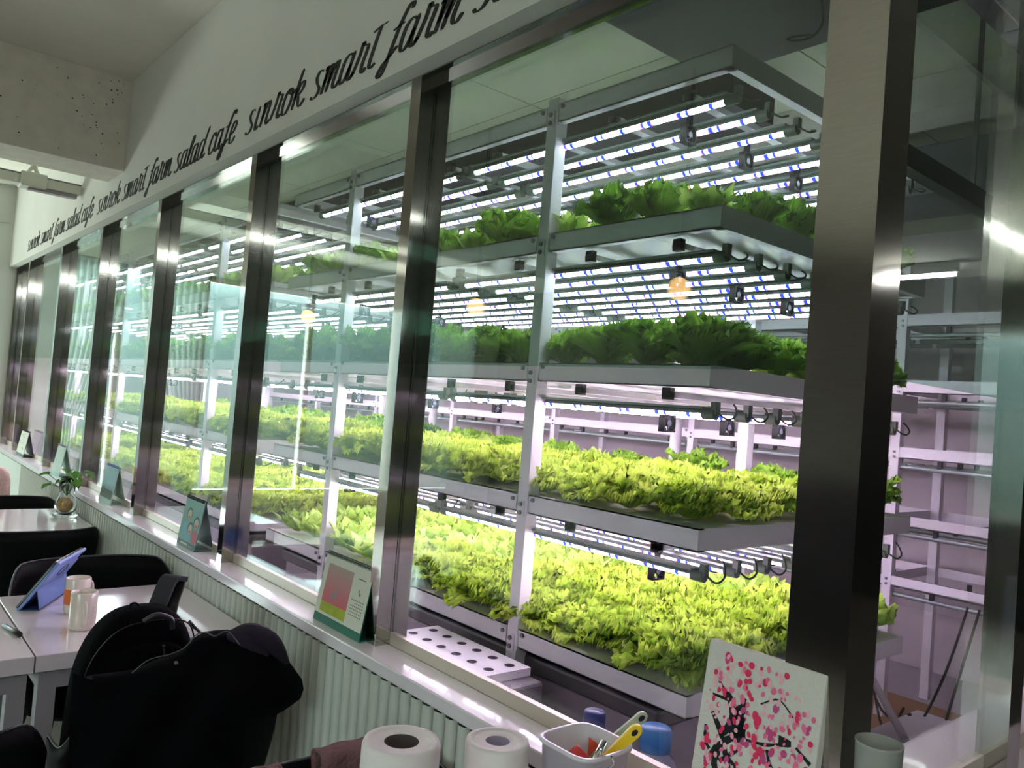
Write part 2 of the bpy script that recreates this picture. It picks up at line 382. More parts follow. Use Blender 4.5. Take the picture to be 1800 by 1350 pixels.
# ------------------------------------------------------------------ curtains on the far window
CURT = glass_mat('sheer_curtain', (.5, .55, .54, 1), 0.0)
n = CURT.node_tree; d = n.nodes.new('ShaderNodeBsdfTranslucent'); d.inputs[0].default_value = (.42, .46, .44, 1)
mixs = [q for q in n.nodes if q.type == 'MIX_SHADER'][0]
for l in list(n.links):
    if l.to_node == mixs and l.to_socket == mixs.inputs[2]: n.links.remove(l)
    elif l.to_node == mixs and l.to_socket == mixs.inputs[0]: n.links.remove(l)
n.links.new(d.outputs[0], mixs.inputs[2]); mixs.inputs[0].default_value = .65
for (x0, x1, lab, sgn) in ((-.55, .06, 'white sheer curtain gathered to one side of the far window, nearer the middle', 1), (.16, .66, 'white sheer curtain hanging in the far window next to the pier', -1), (-3.8, -3.2, 'white sheer curtain at the far window corner by the left wall', 1)):
    def cf(u, v, x0=x0, x1=x1, sgn=sgn):
        z = 2.43 - 2.25*u
        t = min(1, u/.62); w = 1 - .55*t*t if u < .62 else .45 + .1*(u-.62)
        a = x0 if sgn > 0 else x1; x = (a + (x1-x0)*v*w) if sgn > 0 else (a - (x1-x0)*(1-v)*w)
        return (x, YE-.05 + .025*math.sin(v*62), z)
    MB().grid(cf, 14, 90).build('curtain', CURT, label=lab, cat='curtain', solid=.001)

# ================================================================== LETTERING
GL = {
 's': ([[(.02,.12),(.12,-.02),(.28,.06),(.34,.3),(.2,.55),(.12,.8),(.22,1.02),(.38,.92)]], .46),
 'i': ([[(.16,1.0),(.10,.4),(.11,.06),(.18,.0),(.27,.14)]], .38),
 'n': ([[(.04,.85),(.10,1.0),(.08,.5),(.04,.0)], [(.06,.3),(.2,.85),(.32,1.0),(.37,.82),(.32,.25),(.37,.02),(.44,.02),(.52,.16)]], .60),
 'r': ([[(-.02,.05),(.12,.7),(.16,1.22),(.24,1.0),(.38,.92),(.32,.4),(.32,.1),(.40,.0),(.48,.14)]], .52),
 'o': ([[(.28,1.0),(.1,.86),(.03,.4),(.1,.02),(.26,.02),(.4,.4),(.38,.86),(.26,1.0),(.24,.82),(.42,.72),(.58,.86)]], .54),
 'k': ([[(.18,1.85),(.1,1.0),(.03,.0)], [(.06,.4),(.2,.9),(.36,1.0),(.38,.72),(.2,.5)], [(.2,.5),(.3,.1),(.42,.0),(.56,.24)]], .56),
 'm': ([[(.04,.85),(.1,1.0),(.08,.5),(.04,.0)], [(.06,.3),(.18,.85),(.28,1.0),(.3,.8),(.24,.0)], [(.27,.3),(.4,.85),(.52,1.0),(.54,.8),(.48,.25),(.54,.02),(.64,.02),(.74,.22)]], .72),
 'a': ([[(.38,.88),(.24,1.0),(.08,.8),(.03,.3),(.12,.0),(.26,.12),(.38,.6)], [(.42,1.0),(.36,.4),(.38,.06),(.46,.0),(.58,.22)]], .55),
 't': ([[(.2,1.65),(.12,.8),(.08,.2),(.16,.0),(.3,.12)], [(-.06,1.45),(.14,1.58),(.42,1.62)]], .34),
 'f': ([[(.56,1.55),(.56,1.85),(.44,1.85),(.30,1.2),(.16,.3),(.06,-.5),(-.04,-.74),(-.12,-.55),(.0,-.15),(.2,.1),(.36,.3)], [(.06,.92),(.42,1.02)]], .44),
 'l': ([[(.02,.2),(.2,1.0),(.3,1.65),(.24,1.85),(.14,1.3),(.06,.4),(.1,.02),(.2,.02),(.32,.24)]], .30),
 'd': ([[(.38,.88),(.24,1.0),(.08,.8),(.03,.3),(.12,.0),(.26,.12),(.36,.5)], [(.56,1.85),(.44,1.0),(.36,.3),(.42,.02),(.58,.22)]], .54),
 'c': ([[(.36,.78),(.28,1.0),(.12,.86),(.03,.4),(.1,.02),(.24,.0),(.42,.26)]], .40),
 'e': ([[(.05,.4),(.22,.5),(.34,.8),(.24,1.0),(.1,.84),(.03,.4),(.1,.02),(.24,.0),(.4,.26)]], .42)}
def word_mesh(word, y0, zb, sx, xh, mb):
    """Ribbon letters in the plane x = XW, running towards smaller y."""
    cx = 0
    for ch in word:
        strokes, adv = GL[ch]
        for st in strokes:
            P = crom(st, 7); q = []
            for i, p in enumerate(P):
                t = P[min(i+1, len(P)-1)] - P[max(i-1, 0)]; L = max(1e-6, np.hypot(*t)); t = t/L
                wd = .034 + .085*abs(t[1]*.96 + t[0]*.25)**1.6
                if i == 0 or i == len(P)-1: wd *= .45
                nn = np.array([-t[1], t[0]]); q.append((p+nn*wd*.55, p-nn*wd*.55))
            vs = []
            for x in (XW-.0015, XW-.0002):
                for a, b in q:
                    for c in (a, b):
                        cz = 1+(c[1]-1)*.62 if c[1] > 1 else (c[1]*.72 if c[1] < 0 else c[1]); yy = y0 - (cx + c[0] + .20*cz)*sx; vs.append((x, yy, zb + cz*xh))
            m = len(q); fs = []
            for i in range(m-1):
                a = 2*i; fs.append((a, a+1, a+3, a+2)); o = 2*m
                fs.append((a, a+2, o+a+2, o+a)); fs.append((a+1, o+a+1, o+a+3, a+3))
            mb.add(vs, fs, 0)
        cx += adv
    return cx
INK = mat('black_vinyl', srgb(18, 18, 20), .5)
phrase = ['sinrok', 'smart', 'farm', 'salad', 'cafe']
tot = sum(sum(GL[c][1] for c in w) for w in phrase) + .30*4
sx = 1.84/tot
spans = [(6.43, 'black script lettering line on the white header wall, farthest of the four repeats'),
         (4.50, 'black script lettering line on the white header wall, second repeat from the far end'),
         (2.57, 'black script lettering line above the near windows, third repeat from the far end'),
         (.64+0.0, None)]
for (yy, lab) in spans[:3]:
    t = thing('wall_lettering', lab, 'lettering', (XW-.001, yy-.9, 2.25), 'script phrases on the header wall')
    c = 0
    for w in phrase:
        mb = MB(); a = word_mesh(w, yy - c*sx, 2.233, sx, .069, mb); mb.build('word', INK, t)
        c += a + .30

# ================================================================== LETTUCE
def leaf(mb, rnd, az, L, Wd, ph0, ph1, ruf, freq, nu, nv, r0=.010, cup=.22, round_=False):
    pts = []; r = r0; z = .008; ds = L/(nu-1); path = []
    for i in range(nu):
        u = i/(nu-1); ph = ph0 + (ph1-ph0)*u**1.3
        path.append((r, z, ph)); r += ds*math.sin(ph); z += ds*math.cos(ph)
    p1, p2, p3 = rnd.uniform(0, 6), rnd.uniform(0, 6), rnd.uniform(0, 6)
    ca, sa = math.cos(az), math.sin(az); tw = rnd.uniform(-.25, .25)
    for i in range(nu):
        u = i/(nu-1); rr, zz, ph = path[i]
        w = Wd*(.16 + .84*math.sin(min(1, u/.72)*PI/2)**1.3)
        if round_ : w *= math.sqrt(max(0.02, 1-max(0, (u-.62)/.40)**2))
        else: w *= 1 - .28*max(0, (u-.75)/.25)**2
        for j in range(nv):
            v = -1 + 2*j/(nv-1)
            edge = max(abs(v)**2.2, (u**5) if not round_ else u**6*.4) * min(1, u*2.2)
            s = v*(2+3*u)*.5
            sg = 1 if v > 0 else -1
            a = ruf*edge*(math.sin(freq*s*1.9 + p1 + u*5*sg) + .8*math.sin(freq*s*3.3 + p2 + u*9*sg))
            b = ruf*edge*(.9*math.sin(freq*s*2.6 + p3 + u*8*sg) + .5*math.sin(freq*s*4.2 + p1))
            back = L*(.20 if round_ else .12)*v*v*u
            lr = rr - back*math.sin(ph) ; lz = zz - back*math.cos(ph)
            # normal of the leaf surface in the radial plane
            nx, nz = -math.cos(ph), math.sin(ph)
            c = cup*w*v*v*(.5+.5*u)
            px = lr + nx*(a + c) + math.sin(ph)*b; pz = lz + nz*(a + c) + math.cos(ph)*b
            py = w*v*(1-.10*abs(v)) + a*.4 + tw*px*u
            pts.append((px*ca - py*sa, px*sa + py*ca, max(.004, pz)))
    fs = [(i*nv+j, (i+1)*nv+j, (i+1)*nv+j+1, i*nv+j+1) for i in range(nu-1) for j in range(nv-1)]
    mb.add(pts, fs, 0, True)
def make_frilly(seed, n=40, R=.100, nu=10, nv=41, ruf=.0095):
    rnd = random.Random(seed); mb = MB()
    for k in range(n):
        t = k/(n-1); az = k*2.39996 + rnd.uniform(-.25, .25)
        L = R*(1.25 - .45*t)*rnd.uniform(.88, 1.12)
        ph0 = 1.12 - .98*t; ph1 = (2.0 - 1.5*t)*rnd.uniform(.85, 1.12)
        leaf(mb, rnd, az, L, R*(.50-.12*t), ph0, ph1, ruf*rnd.uniform(.8, 1.2), 5.0, nu, nv)
    return mb
def make_round(seed, n=20, R=.10):
    rnd = random.Random(seed); mb = MB()
    for k in range(n):
        t = k/(n-1); az = k*2.39996 + rnd.uniform(-.2, .2)
        L = R*(1.2 - .5*t)*rnd.uniform(.9, 1.1)
        leaf(mb, rnd, az, L, R*(.52-.14*t), .85-.7*t, (1.35 - 1.15*t), .0028, 1.6, 8, 11, cup=-.28, round_=True)
    return mb
def make_deep(seed, n=30, R=.10):
    rnd = random.Random(seed); mb = MB()
    for k in range(n):
        t = k/(n-1); az = k*2.39996 + rnd.uniform(-.25, .25)
        L = R*(1.35 - .3*t)*rnd.uniform(.8, 1.15)
        leaf(mb, rnd, az, L, R*(.46-.08*t), .95-.8*t, (1.7 - 1.35*t)*rnd.uniform(.8, 1.1), .0085, 4.6, 10, 31)
    return mb
def proto(fn, name, m, seeds): return [fn(s).mesh(name, m, (0,0,0)) for s in seeds]
P_A = proto(make_frilly, 'frilly_lettuce', LEAF_A, range(11, 16))
P_B = proto(make_round, 'butterhead_lettuce', LEAF_B, range(21, 25))
P_C = proto(make_deep, 'curly_lettuce', LEAF_C, range(31, 35))

# ================================================================== GROW RACKS
RX0, RX1 = 1.80, 3.10
TIER = {2: 2.017, 3: 1.579, 4: 1.135, 5: .689}     # top edge of each shelf frame
TH = .063; T1B = 2.398
TNAME = {1: 'top frame', 2: 'top shelf', 3: 'eye-level shelf', 4: 'third shelf', 5: 'lowest shelf'}
ORD = ['first','second','third','fourth','fifth','sixth','seventh','eighth','ninth','tenth','eleventh','twelfth','thirteenth','fourteenth','fifteenth','sixteenth','seventeenth','eighteenth']
RACKS = [(1.31, 4.04, (2.0, 3.38), 'near'), (4.29, 7.75, (5.05, 7.15), 'middle'), (7.95, 10.2, (8.70, 9.9), 'far')]
def bolt(mb, x, y, z, r=.008, ax='x', m=1):
    d = .006
    if ax == 'x': mb.tube([(x, y, z), (x-d, y, z)], r, 6, m)
    else: mb.tube([(x, y, z), (x, y-d, z)], r, 6, m)
BOLT = mat('bolt_steel', srgb(120, 120, 124), .3, .8)
for (ya, yb, posts, rn) in RACKS:
    rack = thing('grow_rack', 'white enamelled grow rack of tiers behind the glass, %s one of the row' % rn, 'rack', (2.45, (ya+yb)/2, 0), 'grow racks in a row')
    for x in (RX0-.004, RX1-.046):
        for y in posts: MB().box(x, x+.05, y, y+.05, 0, 2.484).build('post', RACKW, rack, bevel=.002)
    for t in (1, 2, 3, 4, 5):
        zt = T1B+TH if t == 1 else TIER[t]; zb = zt-TH
        mb = MB(); xs0, xs1 = RX0+.002, RX1-.002; th = .004; lip = .03
        seg = []
        cuts = [ya] + [c for y in posts for c in (y-.001, y+.051)] + [yb]
        for k in range(0, len(cuts), 2):
            a, b = cuts[k], cuts[k+1]
            mb.box(xs0, xs0+th, a, b, zb, zt); mb.box(xs0, xs0+lip, a, b, zb, zb+th); mb.box(xs0, xs0+lip*.8, a, b, zt-th, zt)
            mb.box(xs1-th, xs1, a, b, zb, zt); mb.box(xs1-lip, xs1, a, b, zb, zb+th)
        for (a, b) in ((ya, ya+th), (yb-th, yb)): mb.box(xs0+th, xs1-th, a, b, zb, zt)
        mb.box(xs0+th, xs1-th, ya+th, ya+lip, zb, zb+th); mb.box(xs0+th, xs1-th, yb-lip, yb-th, zb, zb+th)
        fr = mb.build('shelf_frame', RACKW, rack)
        if t > 1:
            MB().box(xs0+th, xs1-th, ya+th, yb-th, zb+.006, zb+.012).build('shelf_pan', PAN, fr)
        # slats that carry the lamps
        y = ya+.17; mb = MB()
        while y < yb-.05:
            mb.box(xs0+.05, xs1-.05, y, y+.032, zb-.030, zb-.012); mb.box(xs0+.05, xs0+.07, y, y+.03, zb-.036, zb-.001, 1); mb.box(xs1-.07, xs1-.05, y, y+.03, zb-.036, zb-.001, 1)
            y += .36 if t > 1 else .30
        if t < 5: mb.build('lamp_slats', [RACKW, BLACKC], fr)
        # angle brackets with bolts at the front posts
        for y in posts:
            mb = MB()
            mb.box(RX0-.007, RX0-.004, y+.052, y+.085, zt-.055, zt-.008, 0); mb.box(RX0-.007, RX0-.004, y+.010, y+.045, zb-.012, zb+.040, 0)
            mb.box(RX0-.004, RX0+.030, y-.004, y-.001, zb-.008, zb+.045, 0)
            bolt(mb, RX0-.007, y+.068, zt-.02); bolt(mb, RX0-.007, y+.028, zb+.028); bolt(mb, RX0-.007, y+.028, zb)
            bolt(mb, RX0+.012, y-.004, zb+.006, ax='y'); bolt(mb, RX0+.012, y-.004, zb+.032, ax='y')
            bolt(mb, RX0-.001, y-.025, zt-.015)
            mb.build('bracket', [RACKW, BOLT], fr)
        if t > 1:
            k = 0; y = ya+.006
            while y < yb-.1:
                e = min(y+.90, yb-.006)
                MB().box(xs0+th+.001, xs1-th-.001, y, e-.004, zb+.012, zt-.003).build('growing_board', STYRO, bevel=.003,
                    label='white foam growing board on the %s, %s rack, %s from the right end' % (TNAME[t], rn, ORD[k]), cat='board', group='foam boards on the shelves')
                y = e; k += 1

# ---- grow light tubes
TL = 1.17
def make_tube():
    t = thing('grow_light_tube', None, 'grow light', (0, 0, 0)); n = 10; r = .0125
    mb = MB(); vs = []; prof = [(r*math.cos(a), r*math.sin(a)) for a in [PI*k/(n//2+1) for k in range(n//2+2)]]
    P = len(prof)
    for y in (0, TL): vs += [(x, y, z) for x, z in prof]
    mb.add(vs, [(k, k+1, P+k+1, P+k) for k in range(P-1)], 0, True)
    mb.box(-.024, .024, 0, TL, .0125, .019, 0)
    mb.build('housing', HOUS, t)
    mb = MB(); prof = [(r*.92*math.cos(a), r*.92*math.sin(a)) for a in [-PI*k/5 for k in range(6)]]; P = len(prof); vs = []
    for y in (0.012, TL-.012): vs += [(x, y, z) for x, z in prof]
    mb.add(vs, [(k, P+k, P+k+1, k+1) for k in range(P-1)], 0, True)
    mb.build('diode_strip', LED, t)
    for (a, b) in ((-.030, .010), (TL-.010, TL+.030)):
        MB().tube([(0, a, 0), (0, b, 0)], .0165, 10).box(-.010, .010, min(a, b)-.006 if a < 0 else b-.012, (a+.012) if a < 0 else b+.006, .0, .034).build('end_cap', CAPM, t)
    pts = crom([(0, -.034, .004), (.012, -.060, -.012), (.045, -.062, .0), (.085, -.035, .02), (.11, -.01, .032)], 5)
    MB().tube(pts, .003, 6).build('cable', CABLE, t)
    return t
tube0 = make_tube(); used = False
ROWS = [1.85 + .155*k for k in range(8)]
for t in (1, 2, 3, 4):
    z = (T1B if t == 1 else TIER[t]-TH) - .050 - .020
    for (ya, yb, posts, rn) in RACKS:
        starts = {'near': [1.345, 2.612], 'middle': [4.345, 5.5, 6.56], 'far': [8.1]}[rn]
        for si, y in enumerate(starts):
            if rn == 'middle' and si == 1: y = 5.53
            if rn == 'middle' and si == 2: y = 6.70 - .17
            for ri, x in enumerate(ROWS):
                if rn == 'middle' and si == 2 and False: continue
                o = tube0 if not used else copy_tree(tube0); used = True
                o.location = (x, y, z); WO[o.name] = (x, y, z)
                if rn == 'middle': 
                    o.location[1] = [4.34, 5.50, 6.57][si]; o.scale = (1, .93, 1)
                o['label'] = 'lit tube under %s, %s rack, %s row from glass, %s from right' % (TNAME[t], rn, ORD[ri], ORD[si])
                o['group'] = 'grow light tubes under the shelves'

# ---- little fans hung between the tubes
def make_fan():
    t = thing('cooling_fan', None, 'fan', (0, 0, 0)); mb = MB(); h = .027; d = .011
    for (a, b, c, e) in ((-h, h, h-.005, h), (-h, h, -h, -h+.005), (-h, -h+.005, -h, h), (h-.005, h, -h, h)): mb.box(a, b, -d, d, c, e)
    for sx_ in (-1, 1):
        for sz in (-1, 1): mb.box(*(sorted((sx_*h, sx_*(h-.011)))), -d, d, *(sorted((sz*h, sz*(h-.011)))))
    mb.box(-.003, .003, -d, d, h, h+.03)
    mb.build('fan_frame', FANM, t)
    mb = MB(); mb.tube([(0, -.009, 0), (0, .009, 0)], .010, 12)
    for k in range(5):
        a = k*2*PI/5; mb.obox((math.cos(a)*.016, 0, math.sin(a)*.016), (math.cos(a)*.008, 0, math.sin(a)*.008), (-math.sin(a)*.005, .004, math.cos(a)*.005), (0, .001, .0))
        mb.obox((math.cos(a)*.016, 0, math.sin(a)*.016), (math.cos(a)*.008, 0, math.sin(a)*.008), (-math.sin(a)*.006, .004, math.cos(a)*.006), (math.sin(a)*.0008, .001, 0))
    mb.build('rotor', FANR, t); return t
fan0 = make_fan(); used = False
for t in (1, 2, 3, 4):
    z = (T1B if t == 1 else TIER[t]-TH) - .105
    for (rn, y, xs) in (('near', 1.545, (1.93, 2.24, 2.55)), ('near', 3.55, (2.00, 2.46, 2.90)), ('middle', 4.75, (1.93, 2.40)), ('middle', 6.4, (2.0, 2.5))):
        for k, x in enumerate(xs):
            o = fan0 if not used else copy_tree(fan0); used = True
            o.location = (x, y, z); WO[o.name] = (x, y, z); o['group'] = 'small black fans between the lights'
            o['label'] = 'small black square fan under the %s, %s rack %s end, %s from glass' % (TNAME[t], rn, 'right' if y in (1.545, 4.75) else 'left', ORD[k])

# ---- planting
def plant(kind, x, y, z, s, rot, label, group):
    P, nm, cat = {'A': (P_A, 'frilly_lettuce', 'lettuce'), 'B': (P_B, 'butterhead_lettuce', 'lettuce'), 'C': (P_C, 'curly_lettuce', 'lettuce')}[kind]
    o = bpy.data.objects.new(nm, P[R_.randrange(len(P))]); COL.objects.link(o)
    o.location = (x, y, z); o.rotation_euler = (R_.uniform(-.08, .08), R_.uniform(-.08, .08), rot); o.scale = (s, s, s*R_.uniform(.98, 1.25))
    o['label'] = label; o['category'] = cat; o['group'] = group
KN = {'A': 'frilly lime lettuce', 'B': 'round-leaved green lettuce', 'C': 'dark curly lettuce'}
cnt = {'A': 0, 'B': 0, 'C': 0}
for t in (2, 3, 4, 5):
    zt = TIER[t] - .003
    nx = {2: 6, 3: 6, 4: 6, 5: 6}[t]; dy = {2: .19, 3: .19, 4: .205, 5: .205}[t]
    for (ya, yb, posts, rn) in RACKS:
        y = ya+.115; k = 0
        while y < yb-.08:
            for i in range(nx):
                x = RX0+.11 + (RX1-RX0-.22)*i/(nx-1)
                if t == 2 and not (i < 2 or (rn == 'near' and k < 1)): continue
                if t == 3 and not (i < 2 or (rn == 'near' and k < 2)): continue
                if rn == 'far' and (i > 3 or k > 8): continue
                if rn == 'middle' and t in (4, 5) and i == nx-1 and k > 10: continue
                if t == 3: kd = 'C'
                elif t == 2: kd = 'C' if (i+k) % 3 else 'B'
                elif t == 4: kd = 'A' if i < 4 else ('C' if (i+k) % 2 else 'B')
                else:
                    kd = 'B' if ((rn == 'near' and 5 <= k and (i > 1 or k > 7)) or (rn == 'near' and i > 3 and k > 1) or i == 5) else 'A'
                if cnt[kd] >= 300: continue
                cnt[kd] += 1
                s = {2: .98, 3: 1.12, 4: 1.06, 5: 1.2}[t]*R_.uniform(.82, 1.14)
                if kd == 'B': s *= 1.08
                plant(kd, x+R_.uniform(-.015, .015), y+R_.uniform(-.015, .015), zt, s, R_.uniform(0, 6.28),
                      '%s on %s, %s rack, %s row from glass, %s from right' % (KN[kd], TNAME[t], rn, ORD[i], ORD[min(k, 17)]), KN[kd] + ' on the shelves')
            y += dy; k += 1

# ================================================================== NURSERY RACK (empty) at the back
NX0, NX1 = 4.17, 4.75
posts = [.64, 1.84, 3.12, 4.4, 5.7, 7.0, 8.3, 9.6]
nr = thing('nursery_rack', 'empty white multi-level rack of bars and tubes along the back of the farm', 'rack', (4.45, 4.4, 0))
for x in (NX0-.003, NX1-.042):
    for y in posts: MB().box(x, x+.045, y, y+.045, 0, 2.35).build('post', RACKW, nr)
for (z1, z0) in ((2.056, 1.995), (1.72, 1.655), (1.378, 1.321), (1.032, .981), (.722, .674)):
    mb = MB(); ys = posts
    mb.box(NX0, NX0+.004, .63, 9.64, z0, z1); mb.box(NX0, NX0+.03, .63, 9.64, z0, z0+.004)
    mb.box(NX1-.004, NX1, .63, 9.64, z0, z1)
    for y in ys: mb.box(NX0+.01, NX1-.01, y+.045, y+.049, z0, z1); mb.box(NX0+.01, NX1-.01, y+.66, y+.69, z0, z0+.02)
    fr = mb.build('shelf_frame', RACKW, nr)
    mb = MB()
    for y in posts[:-1]:
        for x in (NX0+.03, NX0+.28, NX0+.5): mb.tube([(x, y+.08, z0-.045), (x, y+1.25, z0-.045)], .012, 8); mb.box(x-.01, x+.01, y+.2, y+.22, z0-.045, z0, 1); mb.box(x-.01, x+.01, y+1.0, y+1.02, z0-.045, z0, 1)
    mb.build('unlit_tubes', [HOUS, BLACKC], fr)
    mb = MB()
    for y in posts: bolt(mb, NX0-.003, y+.06, z1-.012, .007); bolt(mb, NX0-.003, y+.022, z0+.03, .007); bolt(mb, NX0-.003, y+.022, z0+.005, .007)
    mb.build('bolts', BOLT, fr)
for (y0, z, lab) in ((1.0, .985, 'black seedling tray lying on the empty rack at the right'), (5.9, 1.33, 'black seedling tray on the empty back rack, seen past the middle rack')):
    mb = MB(); mb.box(4.2, 4.6, y0, y0+.5, z, z+.006)
    for a in ((4.2, 4.21, y0, y0+.5), (4.59, 4.6, y0, y0+.5), (4.21, 4.59, y0, y0+.01), (4.21, 4.59, y0+.49, y0+.5)): mb.box(*a, z+.006, z+.03)
    for k in range(1, 6): mb.box(4.21, 4.59, y0+k*.083, y0+k*.083+.004, z+.006, z+.025)
    mb.build('seedling_tray', BLK, label=lab, cat='tray')
# pipework, pump box, tank and clutter in the farm
PVC = mat('white_pvc', srgb(215, 208, 216), .4)
for (x, y, lab) in ((3.35, 2.62, 'white vertical plastic pipe standing behind the near rack'), (3.40, 4.9, 'white vertical plastic pipe behind the middle rack')):
    mb = MB(); mb.tube([(x, y, 0), (x, y, 2.75)], .03, 14)
    for z in (.5, 1.72, 2.3): mb.tube([(x, y, z), (x, y, z+.07)], .037, 14)
    mb.build('water_pipe', PVC, label=lab, cat='pipe')
mb = MB(); mb.box(1.86, 3.0, 1.45, 3.9, .02, .545); mb.box(1.84, 3.02, 1.43, 3.92, .545, .60, 1)
mb.build('nutrient_tank', [mat('dark_grey_tank', srgb(168, 154, 168), .4), mat('tank_lid', srgb(92, 86, 92), .4)], bevel=.01, label='long grey nutrient tank on the floor under the near rack', cat='tank')
mb = MB(); mb.box(1.86, 3.0, 4.35, 7.2, .02, .545); mb.box(1.84, 3.02, 4.33, 7.22, .545, .60, 1)
mb.build('nutrient_tank', [MATS['dark_grey_tank'], MATS['tank_lid']], bevel=.01, label='long grey nutrient tank under the middle rack', cat='tank')
# perforated foam panel on a low cabinet inside, against the glass
mb = MB(); mb.box(1.28, 1.745, 1.80, 2.42, 0, .585)
mb.build('low_cabinet', mat('grey_cabinet', srgb(128, 118, 128), .4), bevel=.01, label='low grey cabinet inside the glass under the foam panel', cat='cabinet')
mb = MB(); X0, X1, Y0, Y1, z0, z1 = 1.30, 1.74, 1.86, 2.37, .586, .612
mb.box(X0, X1, Y0, Y1, z0, z1)
for i in range(5):
    for j in range(6):
        c = (X0+.05+.085*i, Y0+.045+.084*j); mb.add([(c[0]+.017*math.cos(a), c[1]+.017*math.sin(a), z1+.0006) for a in [q*PI/6 for q in range(12)]], [tuple(range(12))], 1)
mb.build('perforated_foam_panel', [STYRO, HOLE], label='white foam panel with rows of round holes lying behind the glass', cat='panel')
mb = MB()
mb.lathe((1.50, 1.66, .0), [(0, 0), (.15, 0), (.17, .3), (.165, .42), (.13, .54), (.06, .60), (0, .61)], 24)
mb.build('plastic_drum', mat('cloudy_plastic', srgb(120, 112, 122), .3), label='domed grey plastic drum inside the glass beside the foam panel', cat='drum')
# water jugs
BLUE = mat('blue_cap', srgb(60, 130, 205), .35); JUG = mat('jug_plastic', srgb(150, 150, 176), .15); 
def jug(x, y, z, r, lab, capm):
    t = thing('water_jug', lab, 'jug', (x, y, z), 'jugs behind the glass')
    MB().lathe((x, y, z), [(0, 0), (r, 0), (r*1.02, .02), (r, .1), (r*.96, .11), (r, .12), (r, .24), (r*.7, .285), (r*.45, .30), (r*.45, .325), (0, .325)], 24).build('bottle', JUG, t)
    mb = MB().lathe((x, y, z+.305), [(0, 0), (r*.56, 0), (r*.56, .045), (r*.5, .052), (0, .052)], 24); mb.build('cap', capm, t)
mb = MB(); mb.box(1.40, 1.765, .88, 1.42, 0, .33); mb.build('storage_crate', mat('crate', srgb(90, 90, 110), .5), bevel=.01, label='low crate inside the glass that carries the blue-capped jugs', cat='crate')
jug(1.56, 1.215, .331, .068, 'clear jug with bright blue cap, nearer the brushes', BLUE)
jug(1.66, 1.02, .331, .07, 'clear jug with deep blue cap, half hidden by the blossom canvas', mat('deep_blue_cap', srgb(30, 60, 140), .35))
jug(1.50, 1.36, .331, .05, 'small jug with dark blue cap left of the bright blue one', mat('ink_blue_cap', srgb(50, 60, 130), .35))
# things seen through the return window
mb = MB(); mb.box(3.2, 3.7, 1.15, 1.5, .0, .20); mb.box(3.22, 3.68, 1.17, 1.48, .20, .26); mb.tube([(3.24, 1.16, .28), (3.66, 1.16, .28)], .02, 10)
mb.build('pump_box', PVC, bevel=.012, label='white plastic pump box on the floor with pipes on top', cat='pump')
struct(MB().box(2.9, 4.6, 1.55, 2.35, .0, .012), 'floor_board', BROWN)
mb = MB(); mb.tube([(3.15, 1.3, .30), (3.9, 1.85, .36), (4.3, 2.1, .62)], .016, 8); mb.build('grey_conduit', TFRAME, label='grey conduit pipe running across behind the return window', cat='pipe')
for k, (a, b, sag, lab) in enumerate((((4.0, 1.95, .66), (3.55, 1.45, .27), -.25, 'black cable looping down beside the rack post'), ((4.05, 1.9, .64), (3.6, 1.50, .27), -.34, 'second black cable looping down beside the rack post'),
        ((4.1, 1.45, .66), (3.6, 1.42, .25), -.05, 'black cable hanging from the empty rack, leftmost of the bundle'), ((4.1, 1.40, .66), (3.65, 1.35, .25), .0, 'black cable hanging from the empty rack, in the middle of the bundle'), ((4.1, 1.36, .66), (3.85, 1.25, .27), .0, 'black cable hanging from the empty rack, rightmost of the bundle'))):
    P = [np.array(a)+(np.array(b)-np.array(a))*t+np.array((0, 0, sag*math.sin(PI*t))) for t in [i/10 for i in range(11)]]
    for p in P: p[2] = max(p[2], .02)
    MB().tube(P, .006, 6).build('hanging_cable', BLACKC, label=lab, cat='cable')
# sprinkler on the farm ceiling
mb = MB(); mb.lathe((2.35, 3.05, 2.715), [(0, 0), (.035, .005), (.04, .035), (0, .035)], 20); mb.tube([(2.35, 3.05, 2.67), (2.35, 3.05, 2.72)], .006, 8, 1); mb.tube([(2.335, 3.05, 2.67), (2.365, 3.05, 2.67)], .004, 6, 1); mb.tube([(2.337, 3.05, 2.67), (2.337, 3.05, 2.71)], .003, 6, 1); mb.tube([(2.363, 3.05, 2.67), (2.363, 3.05, 2.71)], .003, 6, 1)
mb.build('ceiling_sprinkler', [WHITE, BLACKC], label='small fire sprinkler on the farm ceiling left of the rack post', cat='sprinkler')
def pt(px_, py_, y):     # point of the plane at this depth y
    v = Vector((px_-900, -(py_-675), -FPX)); r = Matrix((ex, ey, ez)) @ v; k = y/r.y; return Vector((r.x*k, y, 1.42+r.z*k))
mb = MB(); mb.tube(crom([pt(1444, -60, 1.10), pt(1444, 0, 1.10), pt(1446, 40, 1.10), pt(1428, 64, 1.10), pt(1400, 72, 1.12), pt(1384, 69, 1.14), pt(1402, 64, 1.13), pt(1426, 62, 1.12)], 6), .0035, 6)
mb.build('hanging_cable', BLACKC, label='loop of black cable hanging from the dark beam by the column', cat='cable')
t = thing('hanging_rail', 'dark cross rail hung below the farm ceiling right of the column', 'rail', (3.0, .98, 2.14))
MB().box(1.9, 4.6, .96, 1.0, 2.14, 2.20).build('rail_bar', mat('dark_rail', srgb(40, 46, 46), .5), t)
for x in (2.6, 4.2): MB().box(x, x+.012, .974, .986, 2.20, 2.75).build('rod', TFRAME, t)
